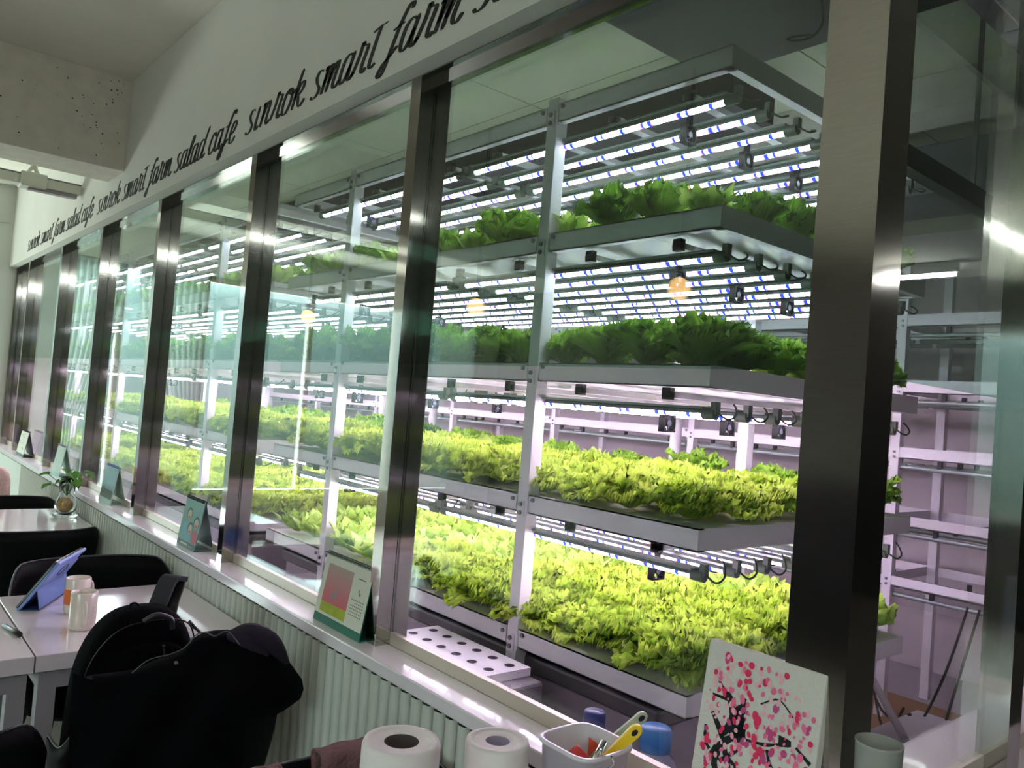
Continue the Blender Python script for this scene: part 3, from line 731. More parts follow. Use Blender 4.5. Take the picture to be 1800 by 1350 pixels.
# dark ducts under the farm ceiling, seen between the top lights
mb = MB(); mb.box(2.35, 2.62, 1.7, 9.0, 2.56, 2.74); mb.build('cable_tray', BLK, label='dark cable tray under the farm ceiling above the lights', cat='cable tray')
mb = MB(); mb.box(3.25, 3.65, .7, 9.5, 2.40, 2.60); mb.build('air_duct', mat('duct_grey', srgb(96, 100, 98), .5), bevel=.01, label='grey air duct under the farm ceiling behind the top lights', cat='duct')

# ================================================================== CAFE FURNITURE
RIM_HILITE = mat('chair_rim_highlight', srgb(64, 68, 70), .3)  # paler grey that paints the highlight along the chair edges
def table(x0, x1, y0, y1, lab):
    t = thing('cafe_table', lab, 'table', ((x0+x1)/2, (y0+y1)/2, 0), 'white cafe tables')
    mb = MB(); mb.box(x0, x1, y0, y1, .700, .739, 1); mb.box(x0+.001, x1-.001, y0+.001, y1-.001, .7385, .7402, 0)
    mb.build('tabletop', [TABLE, TEDGE], t, bevel=.0015)
    mb = MB()
    for (a, b, c, d) in ((x0+.01, x1-.01, y0+.01, y0+.05), (x0+.01, x1-.01, y1-.05, y1-.01), (x0+.01, x0+.05, y0+.05, y1-.05), (x1-.05, x1-.01, y0+.05, y1-.05)): mb.box(a, b, c, d, .655, .6995)
    mb.build('apron', TFRAME, t)
    for a in (x0+.01, x1-.05):
        for b in (y0+.01, y1-.05): MB().box(a, a+.04, b, b+.04, 0, .655).build('leg', TFRAME, t)
table(.423, .948, 2.175, 2.785, 'white glossy cafe table with mugs and tablet, touching the fluted wall')
table(-.25, .419, 2.175, 2.785, 'white glossy cafe table with the pen, left of the mugs table')
table(.30, .948, 3.865, 4.51, 'white glossy cafe table with the glass plant vase')
table(.35, .948, .38, .98, 'white cafe table at the bottom edge under the paper rolls')
def chair(cx, cy, face, lab, hb=.80, ha=.655, w=.245, dep=.23, group='black tub chairs', lg=.20, wrap=2.15):
    """moulded tub chair; face = +1 faces +y, -1 faces -y"""
    t = thing('tub_chair', lab, 'chair', (cx, cy, 0), group)
    def rim(a):   # a from -1..1 round the back
        q = abs(a); k = max(0, 1-max(0, (q-.38)/.5)**1.0) if q > .38 else 1; k = k*k*(3-2*k)
        return ha + (hb-ha)*k
    def sh(u, v):
        a = -1+2*v; ang = a*wrap
        f = u; zz = .43 + (rim(a)-.43)*f
        flare = .86+.14*math.sin(f*PI/2) + .03*f
        x = cx + w*math.copysign(abs(math.sin(ang))**.72, math.sin(ang))*flare
        y = cy - face*(dep*math.copysign(abs(math.cos(ang))**.8, math.cos(ang))*flare)
        return (x, y, zz)
    mb = MB(); mb.grid(sh, 9, 41)
    def seat(u, v):
        a = v*2*PI; rr = u
        x = cx + w*.86*rr*math.copysign(abs(math.sin(a))**.72, math.sin(a)); y = cy + dep*.88*rr*math.copysign(abs(math.cos(a))**.8, math.cos(a))
        return (x, y, .43 - .02*(1-rr*rr))
    mb.grid(seat, 6, 33)
    mb.build('shell', BLKR, t, solid=.009)
    MB().tube([Vector(sh(1.0, k/40))+Vector((0, 0, .003)) for k in range(41)], .0028, 6).build('rim', RIM_HILITE, t)  # thin pale tube stands in for the highlight on the shell edge
    for sx_ in (-1, 1):
        for sy_ in (-1, 1):
            MB().tube([(cx+sx_*lg*.75, cy+sy_*lg*.7, .42), (cx+sx_*lg*1.1, cy+sy_*lg*1.05, 0)], [.016, .010], 10).build('leg', BLK, t)
    return t
chair(.700, 2.735, -1, 'black tub chair on the far side of the mugs table by the wall', hb=.806, w=.24)
chair(.690, 3.93-.0, 1, 'black tub chair drawn up to the near side of the vase table', hb=.768, w=.25)
chair(.690, 4.55, -1, 'black tub chair on the far side of the vase table', hb=.765, w=.25)
chair(.665, 1.965, 1, 'black tub chair holding the backpack and the dark jacket', hb=.80, ha=.62, w=.235, wrap=1.6)
chair(.125, 1.86, 1, 'black tub chair at the lower left corner with a highlight painted on its rim', hb=.775, ha=.66, w=.25, wrap=1.65)
chair(.710, 1.10, -1, 'black tub chair behind the paper rolls with pink knitted covers', hb=.752, w=.235)
t = thing('dark_blocker', 'unseen dark counter on the left side, mirrored in the steel column', 'blocker', (-2.9, 3.0, 0))  # unseen block added to blacken the lower reflection in the column
MB().box(-3.2, -2.62, 1.3, 4.6, 0, 1.10).build('blocker_body', BLK, t)
MB().box(-3.24, -2.58, 1.26, 4.64, 1.10, 1.14).build('blocker_top', mat('blocker_top_dark', srgb(40, 40, 42), .3), t)
# knitted covers
KNIT = mat('dusty_pink_knit', srgb(120, 84, 88), .95, bump=.8, nscale=120)
for (x, wd, zc, lab) in ((.612, .050, .752, 'dusty pink knitted cover on the left part of the chair back behind the rolls'), (.775, .075, .762, 'dusty pink knitted cover on the right part of the chair back, beside the wide-cored roll')):
    mb = MB()
    def kf(u, v, x=x, wd=wd, zc=zc):
        a = PI*(u-.2)/.6
        if u < .2: q = (1, -(.2-u)*.55)
        elif u > .8: q = (-1, -(u-.8)*.55)
        else: q = (math.cos(a), .012*math.sin(a))
        return (x+(v-.5)*wd*1.5, 1.315 + .020*q[0] + .004*math.sin(v*40), zc+q[1])
    mb.grid(kf, 17, 9); mb.build('knitted_cover', KNIT, solid=.006, label=lab, cat='cover')
PINK = mat('pink_plush', srgb(225, 188, 178), .9, bump=.5, nscale=80)
mb = MB()
def cush(u, v):
    a = 2*PI*u; b = PI*(v-.5); f = lambda c, e: math.copysign(abs(c)**e, c)
    return (.62 + .17*f(math.cos(b), .5)*f(math.cos(a), .4), 5.12 + .05*f(math.cos(b), .6)*f(math.sin(a), .7), .735 + .155*f(math.sin(b), .5))
mb.grid(cush, 25, 15); mb.build('plush_cushion', PINK, label='pale pink quilted cushion at the far left beyond the vase table', cat='cushion')
chair(.62, 5.15, 1, 'black tub chair behind the pink cushion at the far left', hb=.60, ha=.58, w=.25)

# mugs
CER = mat('cream_ceramic', srgb(222, 208, 198), .18, coat=.3); ORG = mat('orange_print', srgb(224, 116, 50), .3)
def mug(x, y, lab, hang, patch=None):
    z = .7405; t = thing('mug', lab, 'mug', (x, y, z), 'cream mugs'); r = .033; h = .100
    MB().lathe((x, y, z), [(0, 0), (r*.88, 0), (r*.97, .006), (r, .02), (r, h-.003), (r-.0015, h), (r-.004, h-.003), (r-.004, .01), (0, .008)], 32).build('cup_body', CER, t)
    dx, dy = math.cos(hang), math.sin(hang)
    P = crom([(x+dx*(r-.002), y+dy*(r-.002), z+.078), (x+dx*(r+.018), y+dy*(r+.018), z+.078), (x+dx*(r+.026), y+dy*(r+.026), z+.055), (x+dx*(r+.022), y+dy*(r+.022), z+.025), (x+dx*(r-.002), y+dy*(r-.002), z+.018)], 5)
    MB().tube(P, .0048, 8).build('handle', CER, t)
    if patch is not None:
        mb = MB()
        def pf(u, v):
            a = patch-.5+1.0*u; return (x+(r+.0006)*math.cos(a), y+(r+.0006)*math.sin(a), z+.028+.042*v)
        mb.grid(pf, 9, 4); mb.build('print', ORG, t, solid=.0004, label='orange printed patch')
mug(.560, 2.365, 'cream mug with its handle towards us, nearer of the pair', math.atan2(-.8, -.12))
mug(.580, 2.530, 'cream mug with an orange printed patch, farther of the pair', math.atan2(.6, .8), math.atan2(-.30, -.95))

# tablet in blue folding cover
TBL = mat('blue_cover', srgb(126, 148, 205), .5); TBD = mat('blue_cover_inner', srgb(40, 60, 100), .5); TBS = mat('tablet_glass', srgb(12, 14, 24), .08)
A = Vector((0.4448, 2.6092, .741)); e = Vector((0.4909, 0.8712, 0)); up = Vector((0.0840, -0.0474, 0.1400)); up_n = up.normalized(); nn = e.cross(up_n).normalized()
if nn.y > 0 or nn.x < 0: pass
t = thing('tablet', 'tablet computer in a pale blue folding cover leaning on the table', 'tablet', tuple(A + e*.12))
bk = nn if nn.z < 0 else -nn     # outward side with the cover
Lw, Lh = 0.230, .170; cc = A + e*(Lw/2) + up_n*(Lh/2) + bk*.004
MB().obox(cc, e*(Lw/2), up_n*(Lh/2), bk*.0045).build('cover_back', TBL, t, bevel=.003)
MB().obox(cc - bk*.008, e*(Lw/2-.004), up_n*(Lh/2-.004), bk*.0035).build('screen', [TBS], t, bevel=.002)
f0 = A + up_n*.075 + bk*.009; foot = A + Vector((up.x, up.y, 0))*.62; foot.z = .7425
mb = MB(); q = [f0, f0+e*Lw, foot+e*Lw, foot]; off = Vector((0, 0, .003))
mb.add([*q, *[p+off for p in q]], [(0,1,2,3),(7,6,5,4),(0,4,5,1),(1,5,6,2),(2,6,7,3),(3,7,4,0)])
q = [foot, foot+e*Lw, A+e*Lw+bk*.004, A+bk*.004]
mb.add([*q, *[p+off for p in q]], [(0,1,2,3),(7,6,5,4),(0,4,5,1),(1,5,6,2),(2,6,7,3),(3,7,4,0)], 1)
mb.build('stand_flap', [TBL, TBD], t)
mb = MB(); c0 = cc + bk*.0052 + up_n*.035
P = [c0 + e*.028*math.cos(a) + up_n*.020*math.sin(a) for a in [k*2*PI/24 for k in range(25)]]; mb.tube(P, .0013, 6); mb.build('emblem_ring', TBD, t)
mb = MB(); mb.obox(cc + bk*.005 + e*(Lw/2-.02) + up_n*(Lh/2-.02), e*.010, up_n*.010, bk*.0015); mb.build('camera_bump', TBS, t, bevel=.002)
# pen
mb = MB(); a, b = Vector((.391, 2.455, .7475)), Vector((.415, 2.340, .7475)); d = b-a
mb.tube([a, a+d*.12, a+d*.14, a+d*.55, a+d*.57, b-d*.03, b], [.0025, .0045, .0055, .0062, .0066, .0066, .004], 12)
mb.build('marker_pen', mat('pen_black', srgb(28, 24, 24), .3), label='black marker pen lying on the left table', cat='pen')
# glass vase with plant and wooden ball
CLG = mat('vase_glass', (.92, .96, .95, 1), .02, trans=1.0)
vx, vy = .885, 4.235; vz = .7408
t = thing('plant_vase', 'clear glass vase with a leafy cutting on the vase table', 'vase', (vx, vy, vz))
MB().lathe((vx, vy, vz), [(0, .0), (.045, .0), (.062, .012), (.060, .016), (.042, .012), (0, .012)], 28).build('saucer', CLG, t)
MB().lathe((vx, vy, vz+.0125), [(0, 0), (.028, .0), (.045, .02), (.050, .045), (.042, .07), (.033, .10), (.036, .15), (.038, .175), (.036, .175), (.030, .10), (.039, .07), (.046, .045), (.041, .022), (.02, .005), (0, .005)], 28).build('vessel', CLG, t)
mb = MB(); mb.lathe((vx-.004, vy, vz+.020), [(.0, 0), (.02, .004), (.033, .022), (.035, .036), (.030, .055), (.015, .07), (0, .072)], 18); mb.build('ball', mat('tan_root_ball', srgb(214, 160, 92), .8, noise=.2, nscale=60), t)
mb = MB(); GLF = leaf_mat('pothos_leaf', (.07, .22, .03, 1), (.20, .42, .08, 1), .25)
rnd = random.Random(5)
for k in range(11):
    az = k*2.4; L = rnd.uniform(.035, .055); base = Vector((vx, vy, vz+.10)); tip0 = base + Vector((math.cos(az)*.045*rnd.random()*2, math.sin(az)*.045, .045+.075*rnd.random()))
    mb.tube([base, (base+tip0)/2+Vector((0,0,.015)), tip0], .0015, 5)
    dirv = Vector((math.cos(az), math.sin(az), rnd.uniform(-.5, .3))).normalized(); side = dirv.cross(Vector((0,0,1))).normalized(); nz_ = side.cross(dirv)
    def lf(u, v, tip0=tip0, dirv=dirv, side=side, nz_=nz_, L=L):
        w = .028*math.sin(PI*min(.98, max(.03, u))**.7); s_ = (v-.5)*2
        return tuple(tip0 + dirv*L*u + side*w*s_ + nz_*(.012*abs(s_) - .02*u*u))
    mb.grid(lf, 7, 5)
mb.build('foliage', GLF, t)

# paper rolls
PAP = mat('tissue_paper', srgb(226, 218, 216), .9, bump=.15, nscale=90); CORE_ = mat('cardboard_core', srgb(70, 62, 60), .9)
def roll(x, y, z, R, rc, h, lab, corem):
    t = thing('paper_roll', lab, 'paper roll', (x, y, z), 'paper rolls on the near table')
    MB().lathe((x, y, z), [(rc, 0), (R*.98, 0), (R, .006), (R*1.0, h-.006), (R*.96, h), (R*.80, h+.0005), (R*.79, h-.001), (R*.62, h), (rc+.004, h-.001), (rc, h-.002)], 48).build('sheet_layers', PAP, t)
    MB().lathe((x, y, z), [(rc, h-.002), (rc, 0), (rc-.0015, 0), (rc-.0015, h-.002), (rc, h-.002)], 32).build('core', corem, t)
    MB().lathe((x, y, z+.0), [(0, .0), (R*.99, .0), (R*.99, .001), (0, .001)], 24).build('base_layer', corem, t)
roll(.634, .925, .7405, .054, .024, .213, 'white paper roll with a wide dark core, leftmost of the two', CORE_)
roll(.800, .915, .7405, .0485, .0185, .183, 'white paper roll with a narrow pale core, beside the plastic bin', mat('pale_core', srgb(150, 140, 165), .8))
# plastic bin with brushes
t = thing('plastic_bin', 'translucent white plastic bin holding brushes', 'bin', (.93, .80, ZS+.0))
BINM = mat('bin_plastic', srgb(228, 218, 228), .3, trans=.15)
def ring(s_, z, x=.905, y=.835, n=28):
    return [(x + s_*math.copysign(abs(math.cos(a))**.45, math.cos(a)), y + s_*math.copysign(abs(math.sin(a))**.45, math.sin(a)), z) for a in [k*2*PI/n for k in range(n)]]
t.location = (.905, .835, .7405); WO[t.name] = (.905, .835, .7405)
mb = MB(); L_ = [ring(.040, .7405), ring(.054, .925), ring(.058, .925), ring(.058, .930), ring(.0515, .930), ring(.038, .745)]; n = 28
vs = [p for q in L_ for p in q]; fs = [(i*n+k, i*n+(k+1)%n, (i+1)*n+(k+1)%n, (i+1)*n+k) for i in range(5) for k in range(n)]
fs += [tuple(range(n))[::-1], tuple(5*n+k for k in range(n))]
mb.add(vs, fs, 0, True); mb.build('tub', BINM, t)
def brush(a, b, w, m, lab, hole=True, head=None, hm=None):
    a, b = Vector(a), Vector(b); d = (b-a).normalized(); s = d.cross(Vector((.645, .764, 0))).normalized(); nrm = d.cross(s)
    t = thing('cleaning_brush', lab, 'brush', tuple(a), 'brushes in the bin')
    mb = MB(); L = (b-a).length; P = []
    def ol(u):  # half width along the handle
        return w*(.62+.38*u) if u < .9 else w*math.sqrt(max(.02, 1-((u-.9)/.1)**2))
    us = [0, .2, .4, .6, .8, .9, .94, .97, .99, 1]
    for zz in (-1, 1):
        for u in us: P += [a+d*L*u+s*ol(u)+nrm*.004*zz, a+d*L*u-s*ol(u)+nrm*.004*zz]
    m_ = len(us)*2; fs = []
    for i in range(len(us)-1):
        k = 2*i; fs += [(k, k+2, k+3, k+1), (m_+k, m_+k+1, m_+k+3, m_+k+2), (k, m_+k, m_+k+2, k+2), (k+1, k+3, m_+k+3, m_+k+1)]
    fs += [(0, 1, m_+1, m_), (m_-2, m_-2+m_, m_-1+m_, m_-1)]
    mb.add(P, fs); mb.build('handle', m, t, bevel=.001)
    mb = MB(); c = a+d*L*.90
    q = [c + d*.006*math.cos(k*PI/8) + s*.004*math.sin(k*PI/8) for k in range(16)]
    mb.add([p+nrm*.0045 for p in q]+[p-nrm*.0045 for p in q], [tuple(range(16)), tuple(range(16, 32))[::-1]]); mb.build('hang_hole', HOLE, t)
    if head:
        mb = MB(); c = Vector(head[0]); mb.obox(c, d*head[1], s*head[2], nrm*.007); mb.build('head', hm, t, bevel=.005)
YEL = mat('yellow_plastic', srgb(248, 206, 40), .3); GRN = mat('pale_green_plastic', srgb(176, 184, 156), .35); RED = mat('red_plastic', srgb(220, 60, 60), .35); REDO = mat('orange_red_plastic', srgb(226, 82, 44), .35)
def pt(px_, py_, y):     # point of the plane at this depth y seen near that place
    v = Vector((px_-900, -(py_-675), -FPX)); r = Matrix((ex, ey, ez)) @ v; k = y/r.y; return Vector((r.x*k, y, 1.42+r.z*k))
brush(pt(1018, 1378, .84), pt(1126, 1276, .78), .0095, YEL, 'yellow handled brush leaning out of the bin', head=(pt(1002, 1352, .845), .034, .02), hm=RED)
brush(pt(1040, 1330, .86), pt(1136, 1254, .82), .0085, GRN, 'pale grey-green handled brush leaning out of the bin behind the yellow one')
mb = MB(); p0, p1, p2 = pt(1037, 1298, .85), pt(1056, 1312, .85), pt(1034, 1330, .85); o = Vector((.004, .006, 0))
mb.add([p0, p1, p2, p0+o, p1+o, p2+o], [(0, 1, 2), (5, 4, 3), (0, 3, 4, 1), (1, 4, 5, 2), (2, 5, 3, 0)]); mb.build('scraper', REDO, label='orange red pointed scraper tip in the bin', cat='scraper')
mb = MB(); P = crom([pt(1062, 1306, .8), pt(1050, 1330, .79), pt(1040, 1352, .79)], 4); mb.tube(P, .006, 8); P = crom([pt(1075, 1330, .77), pt(1078, 1342, .77), pt(1068, 1352, .77), pt(1055, 1352, .77)], 4); mb.tube(P, .0018, 6)
mb.build('clear_brush', CLG, label='clear plastic stirring tool in front of the yellow brush', cat='tool')
# cup on the return sill
mb = MB(); mb.lathe((1.017, .450, ZS+.0005), [(0, 0), (.023, 0), (.024, .004), (.0275, .194), (.0285, .198), (.0265, .198), (.0228, .006), (0, .006)], 32)
mb.build('tumbler', mat('grey_cup', srgb(150, 152, 148), .5), label='tall pale grey tumbler standing on the sill right of the canvas', cat='cup')

# ------------------------------------------------------------------ blossom canvas
CANV = mat('canvas_white', srgb(214, 208, 202), .8, bump=.2, nscale=200); CSIDE = mat('canvas_edge', srgb(120, 132, 142), .7)
PK = [mat('petal_a', srgb(226, 40, 92), .6), mat('petal_b', srgb(236, 110, 150), .6), mat('petal_c', srgb(238, 176, 190), .7), mat('petal_d', srgb(196, 70, 130), .6)]
BR = mat('branch_paint', srgb(16, 20, 24), .5)
t = thing('blossom_canvas', 'small canvas painted with pink cherry blossom, leaning on the sill', 'painting', (.99, .6, ZS))
o0 = Vector((.962, .692, ZS+.001)); uy = Vector((0, -.180, 0)); uz = Vector((.036, 0, .262)); nx_ = uy.cross(uz).normalized()
if nx_.x > 0: nx_ = -nx_
c = o0+uy*.5+uz*.5 - nx_*.008
MB().obox(c, uy*.5, uz*.5, nx_*.008).build('stretched_canvas', [CANV], t, bevel=.002)
def P2(u, v, h=.0004): return o0+uy*u+uz*v+nx_*h
mbb = MB(); mbp = MB(); rnd = random.Random(12)
def stroke(pts, w0, w1, mb=mbb, h=.0006, m=0):
    P = crom([(a, .37+.63*b) for a, b in pts], 5); q = []
    for i, p in enumerate(P):
        tt = P[min(i+1, len(P)-1)]-P[max(0, i-1)]; tt = tt*np.array([.18, .262]); tt = tt/max(1e-6, np.hypot(*tt)); nn_ = np.array([-tt[1]/.18, tt[0]/.262]); w = w0+(w1-w0)*i/(len(P)-1); w *= rnd.uniform(.75, 1.15)
        q += [P2(*(p+nn_*w), h), P2(*(p-nn_*w), h)]
    mb.add(q, [(2*i, 2*i+1, 2*i+3, 2*i+2) for i in range(len(P)-1)], m)
for s_ in ([(.22,.62),(.30,.50),(.36,.30)], [(.38,.62),(.36,.48),(.38,.30)]): stroke(s_, .004, .012)
for s_, a, b in (([(.36,.46),(.37,.36),(.40,.27)], .008, .006), ([(.37,.32),(.22,.18),(.12,.0)], .005, .0035), ([(.12,.42),(.22,.28),(.30,.10),(.36,-.02)], .003, .004), ([(.22,.14),(.20,.04),(.22,-.02)], .004, .005),
        ([(.30,.34),(.22,.26),(.28,.38)], .003, .003), ([(.08,.30),(.09,.18),(.14,.12)], .002, .0025), ([(.40,.30),(.60,.33),(.72,.38)], .002, .0015), ([(.62,.30),(.66,.20),(.76,.12),(.92,.02)], .002, .002),
        ([(.30,.12),(.44,.04),(.56,.0),(.62,-.02)], .003, .002), ([(.36,.04),(.60,.10),(.86,.16)], .0018, .0015), ([(.70,.40),(.80,.41)], .006, .003), ([(.24,.06),(.34,.16),(.40,.22)], .003, .002), ([(.84,.40),(.96,.32)], .0015, .0025), ([(.10,.56),(.28,.56)], .002, .002), ([(.14,.68),(.24,.60)], .0015, .0015), ([(.52,.62),(.66,.70),(.80,.60)], .001, .001)):
    stroke(s_, a*1.15, b*1.15)
for k in range(560):
    u = rnd.uniform(.06, .95); v = rnd.uniform(.0, .95)
    if v > .80 and u > .85: continue
    if v > .86 and (u < .18 or u > .7): continue
    big = rnd.random() < .30; a = rnd.uniform(.018, .032) if big else rnd.uniform(.010, .022); b = a*rnd.uniform(.7, 1.5)*.262/.262; th = rnd.uniform(-.6, .6)
    mi = rnd.choice((0, 0, 1, 3)) if big else rnd.choice((1, 1, 2, 2, 2, 0))
    vs = []
    for i in range(9):
        an = i*2*PI/9; x_ = a*.75*math.cos(an)*(1+.2*rnd.random()); y_ = b*math.sin(an)
        vs.append(P2(u+(x_*math.cos(th)-y_*math.sin(th)), v+(x_*math.sin(th)+y_*math.cos(th))*.69, .0004+.0000015*k+.0003*(mi == 0)))
    mbp.add(vs, [tuple(range(9))], mi)
mbp.build('painted_blossom', PK, t); mbb.build('painted_branches', BR, t)
bo = Vector((1.083-.04, .692-.005, ZS+.001)); 
mb = MB(); top = o0+uz-nx_*.016; low = Vector((1.034, .692, ZS+.001))
q = [top+Vector((.0005,0,-.002)), top+uy+Vector((.0005,0,-.002)), Vector((low.x, low.y-.18, low.z)), low]; off = Vector((.003, 0, 0))
mb.add([*q, *[p+off for p in q]], [(0,1,2,3),(7,6,5,4),(0,4,5,1),(1,5,6,2),(2,6,7,3),(3,7,4,0)]); mb.build('back_support', CSIDE, t)

# ------------------------------------------------------------------ desk calendars
def calendar(yl, yr, lab, pagem, basem, sidem, pic=None, text=False, spiral=None, xt=1.004, back=1.038):
    """tent calendar parallel to the wall: yl is its far (left) end, yr its near (right) end"""
    z0 = ZS+.0008; zt = 1.014; xf = .978; t = thing('desk_calendar', lab, 'calendar', ((xf+back)/2, (yl+yr)/2, ZS), 'desk calendars on the sill')
    th = .0022
    def slab(a, b, name, m, w0=0, w1=0, thk=th, extra=None):     # a,b = (x,z) ends of the board
        d = Vector((b[0]-a[0], 0, b[1]-a[1])); n_ = Vector((-d.z, 0, d.x)).normalized()*thk
        mb = MB(); A_ = [Vector((a[0], yl-w0, a[1])), Vector((a[0], yr+w0, a[1])), Vector((b[0], yr+w1, b[1])), Vector((b[0], yl-w1, b[1]))]
        mb.add([*A_, *[p-n_ for p in A_]], [(0,1,2,3),(7,6,5,4),(0,4,5,1),(1,5,6,2),(2,6,7,3),(3,7,4,0)]); return mb.build(name, m, t)
    slab((xf, z0), (xt, zt), 'front_board', basem); slab((xt+.003, zt), (back, z0), 'back_board', sidem); slab((xf+.002, z0+.0025), (back-.002, z0+.0025), 'base_board', basem)
    def F(u, v, h=.001):   # u 0..1 left to right (towards smaller y), v 0..1 up, on the front board
        return Vector((xf+(xt-xf)*v-h, yl+(yr-yl)*u, z0+(zt-z0)*v))
    def quad(u0, u1, v0, v1, name, m, h=.0012, mb=None):
        own = mb is None; mb = mb or MB(); P = [F(u0, v0, h), F(u1, v0, h), F(u1, v1, h), F(u0, v1, h)]; Q = [p+Vector((h*.6, 0, 0)) for p in P]
        mb.add([*P, *Q], [(0,3,2,1),(4,5,6,7),(0,1,5,4),(1,2,6,5),(2,3,7,6),(3,0,4,7)])
        return mb.build(name, m, t) if own else None
    quad(0.0, 1, .12, .985, 'page', pagem)
    if pic: pic(quad, F, t)
    mb = MB(); n_ = 34
    for k in range(n_):
        y = yl + (yr-yl)*(k+.7)/(n_+.4)
        mb.tube([(xt+.0015+.0055*math.cos(a), y+.0006*a/6, zt-.001+.0055*math.sin(a)) for a in [q_*PI/4 for q_ in range(9)]], .0007, 5, cap=False)
    mb.build('spiral_binding', spiral or BLK, t); return t
GRNB = mat('calendar_green', srgb(20, 104, 84), .5); DKG = mat('calendar_dark_side', srgb(8, 26, 24), .6); PAGE = mat('page_white', srgb(214, 212, 198), .7)
def pic1(quad, F, t):
    quad(.10, .64, .16, .31, 'picture_grass', mat('pic_grass', srgb(176, 184, 48), .7, noise=.2, nscale=60), .0018)
    m = mat('pic_pink', srgb(196, 140, 140), .7); n_ = m.node_tree; tcn = n_.nodes.new('ShaderNodeTexCoord'); s_ = n_.nodes.new('ShaderNodeSeparateXYZ'); r_ = n_.nodes.new('ShaderNodeValToRGB')
    n_.links.new(tcn.outputs['Generated'], s_.inputs[0]); n_.links.new(s_.outputs['Z'], r_.inputs[0]); r_.color_ramp.elements[0].color = srgb(206, 96, 110); r_.color_ramp.elements[1].color = srgb(176, 152, 146)
    n_.links.new(r_.outputs[0], n_.nodes['Principled BSDF'].inputs['Base Color'])
    quad(.10, .64, .31, .86, 'picture_sky', m, .0018)
    mb = MB(); r = random.Random(2)
    for (u0, u1, v0, v1) in ((.75, .90, .80, .815), (.80, .82, .62, .66), (.82, .85, .58, .62)): quad(u0, u1, v0, v1, '', None, .0016, mb)
    for rr in range(6):
        for cc_ in range(7):
            if rr == 0 or not (rr == 1 and cc_ < 2): quad(.70+.037*cc_, .70+.037*cc_+.018, .50-.042*rr, .514-.042*rr, '', None, .0016, mb)
    mb.build('printed_text', mat('print_grey', srgb(120, 116, 108), .8), t)
    mb = MB()
    for k in range(5): quad(.30+.02*k, .312+.02*k, .36+.03*(k % 3), .44+.03*k, '', None, .0022, mb)
    mb.build('picture_figure', mat('pic_blue', srgb(140, 150, 160), .8), t)
calendar(1.868, 1.636, 'desk calendar with green foot and pink landscape picture, nearest on the sill', PAGE, GRNB, DKG, pic1, xt=1.006)
TEAL = mat('calendar_teal', srgb(126, 168, 158), .6); DT = mat('calendar_teal_base', srgb(72, 96, 96), .5); SK = mat('drawn_face', srgb(196, 186, 168), .7); HR = mat('drawn_hair', srgb(90, 110, 110), .7); RD = mat('drawn_red', srgb(196, 112, 128), .7); LB = mat('drawn_blue', srgb(130, 176, 190), .7)
def pic2(quad, F, t):
    def blob(cu, cv, ru, rv, h, mb, n_=18): mb.add([F(cu+ru*math.cos(a), cv+rv*math.sin(a), h) for a in [k*2*PI/n_ for k in range(n_)]], [tuple(range(n_))[::-1]])
    mh, ms, mr, ml = MB(), MB(), MB(), MB()
    for (u, v) in ((.36, .68), (.55, .40), (.80, .55)):
        blob(u, v, .15, .125, .0016, mh); blob(u+.01, v-.02, .11, .10, .0019, ms); blob(u+.01, v-.07, .06, .025, .0022, mr)
    blob(.30, .36, .17, .14, .0015, ml); blob(.50, .22, .14, .10, .0016, ml); blob(.84, .26, .15, .15, .0016, mr)
    mh.build('drawn_hair', HR, t); ms.build('drawn_faces', SK, t); mr.build('drawn_red_shapes', RD, t); ml.build('drawn_blue_shapes', LB, t)
    mb = MB()
    for k in range(9): quad(.20+.045*k, .235+.045*k, .045, .085, '', None, .0012, mb)
    for k in range(6): quad(.66+.03*k, .68+.03*k, .045, .06, '', None, .0012, mb)
    mb.build('printed_text', PAGE, t)
calendar(2.936, 2.755, 'teal desk calendar with three drawn faces, second along the sill', TEAL, DT, mat('teal_side', srgb(70, 90, 92), .4), pic2, xt=1.004, back=1.044)
PB = mat('calendar_picture_blue', srgb(140, 176, 180), .6); PB2 = mat('calendar_reeds', srgb(96, 104, 92), .7)
def pic3(quad, F, t):
    quad(.03, .97, .14, .36, 'picture_ground', PB2, .0016)
    mb = MB(); r = random.Random(4)
    for k in range(26):
        u = r.uniform(.05, .9); h = r.uniform(.15, .32); P = [F(u, .25, .002), F(u+.03, .25, .002), F(u+.02+r.uniform(-.05, .05), .25+h, .002)]; mb.add(P, [(0, 2, 1)])
    mb.build('picture_reeds', PB2, t)
calendar(4.045, 3.845, 'pale blue desk calendar with a picture of reeds, third along the sill', PB, mat('mint_base', srgb(166, 190, 178), .5), mat('mint_side', srgb(170, 190, 168), .6), pic3, spiral=mat('blue_wire', srgb(90, 110, 160), .4), back=1.046)
calendar(5.11, 4.915, 'plain pale mint desk calendar, fourth along the sill', mat('mint_page', srgb(190, 206, 196), .7), mat('mint_base2', srgb(150, 190, 180), .5), MATS['mint_side'], back=1.046, spiral=TFRAME)
def pic5(quad, F, t):
    mb = MB(); r = random.Random(9)
    for k in range(12): u, v = r.uniform(.2, .8), r.uniform(.25, .9); mb.add([F(u+.04*math.cos(a), v+.02*math.sin(a), .0018) for a in [q*PI/4 for q in range(8)]], [tuple(range(8))[::-1]])
    mb.build('printed_flecks', HR, t)
calendar(6.26, 6.005, 'white desk calendar with a dark foot, farthest along the sill', PAGE, mat('dark_grey_base', srgb(76, 80, 80), .5), mat('dark_grey_side', srgb(90, 88, 90), .5), pic5, back=1.044)

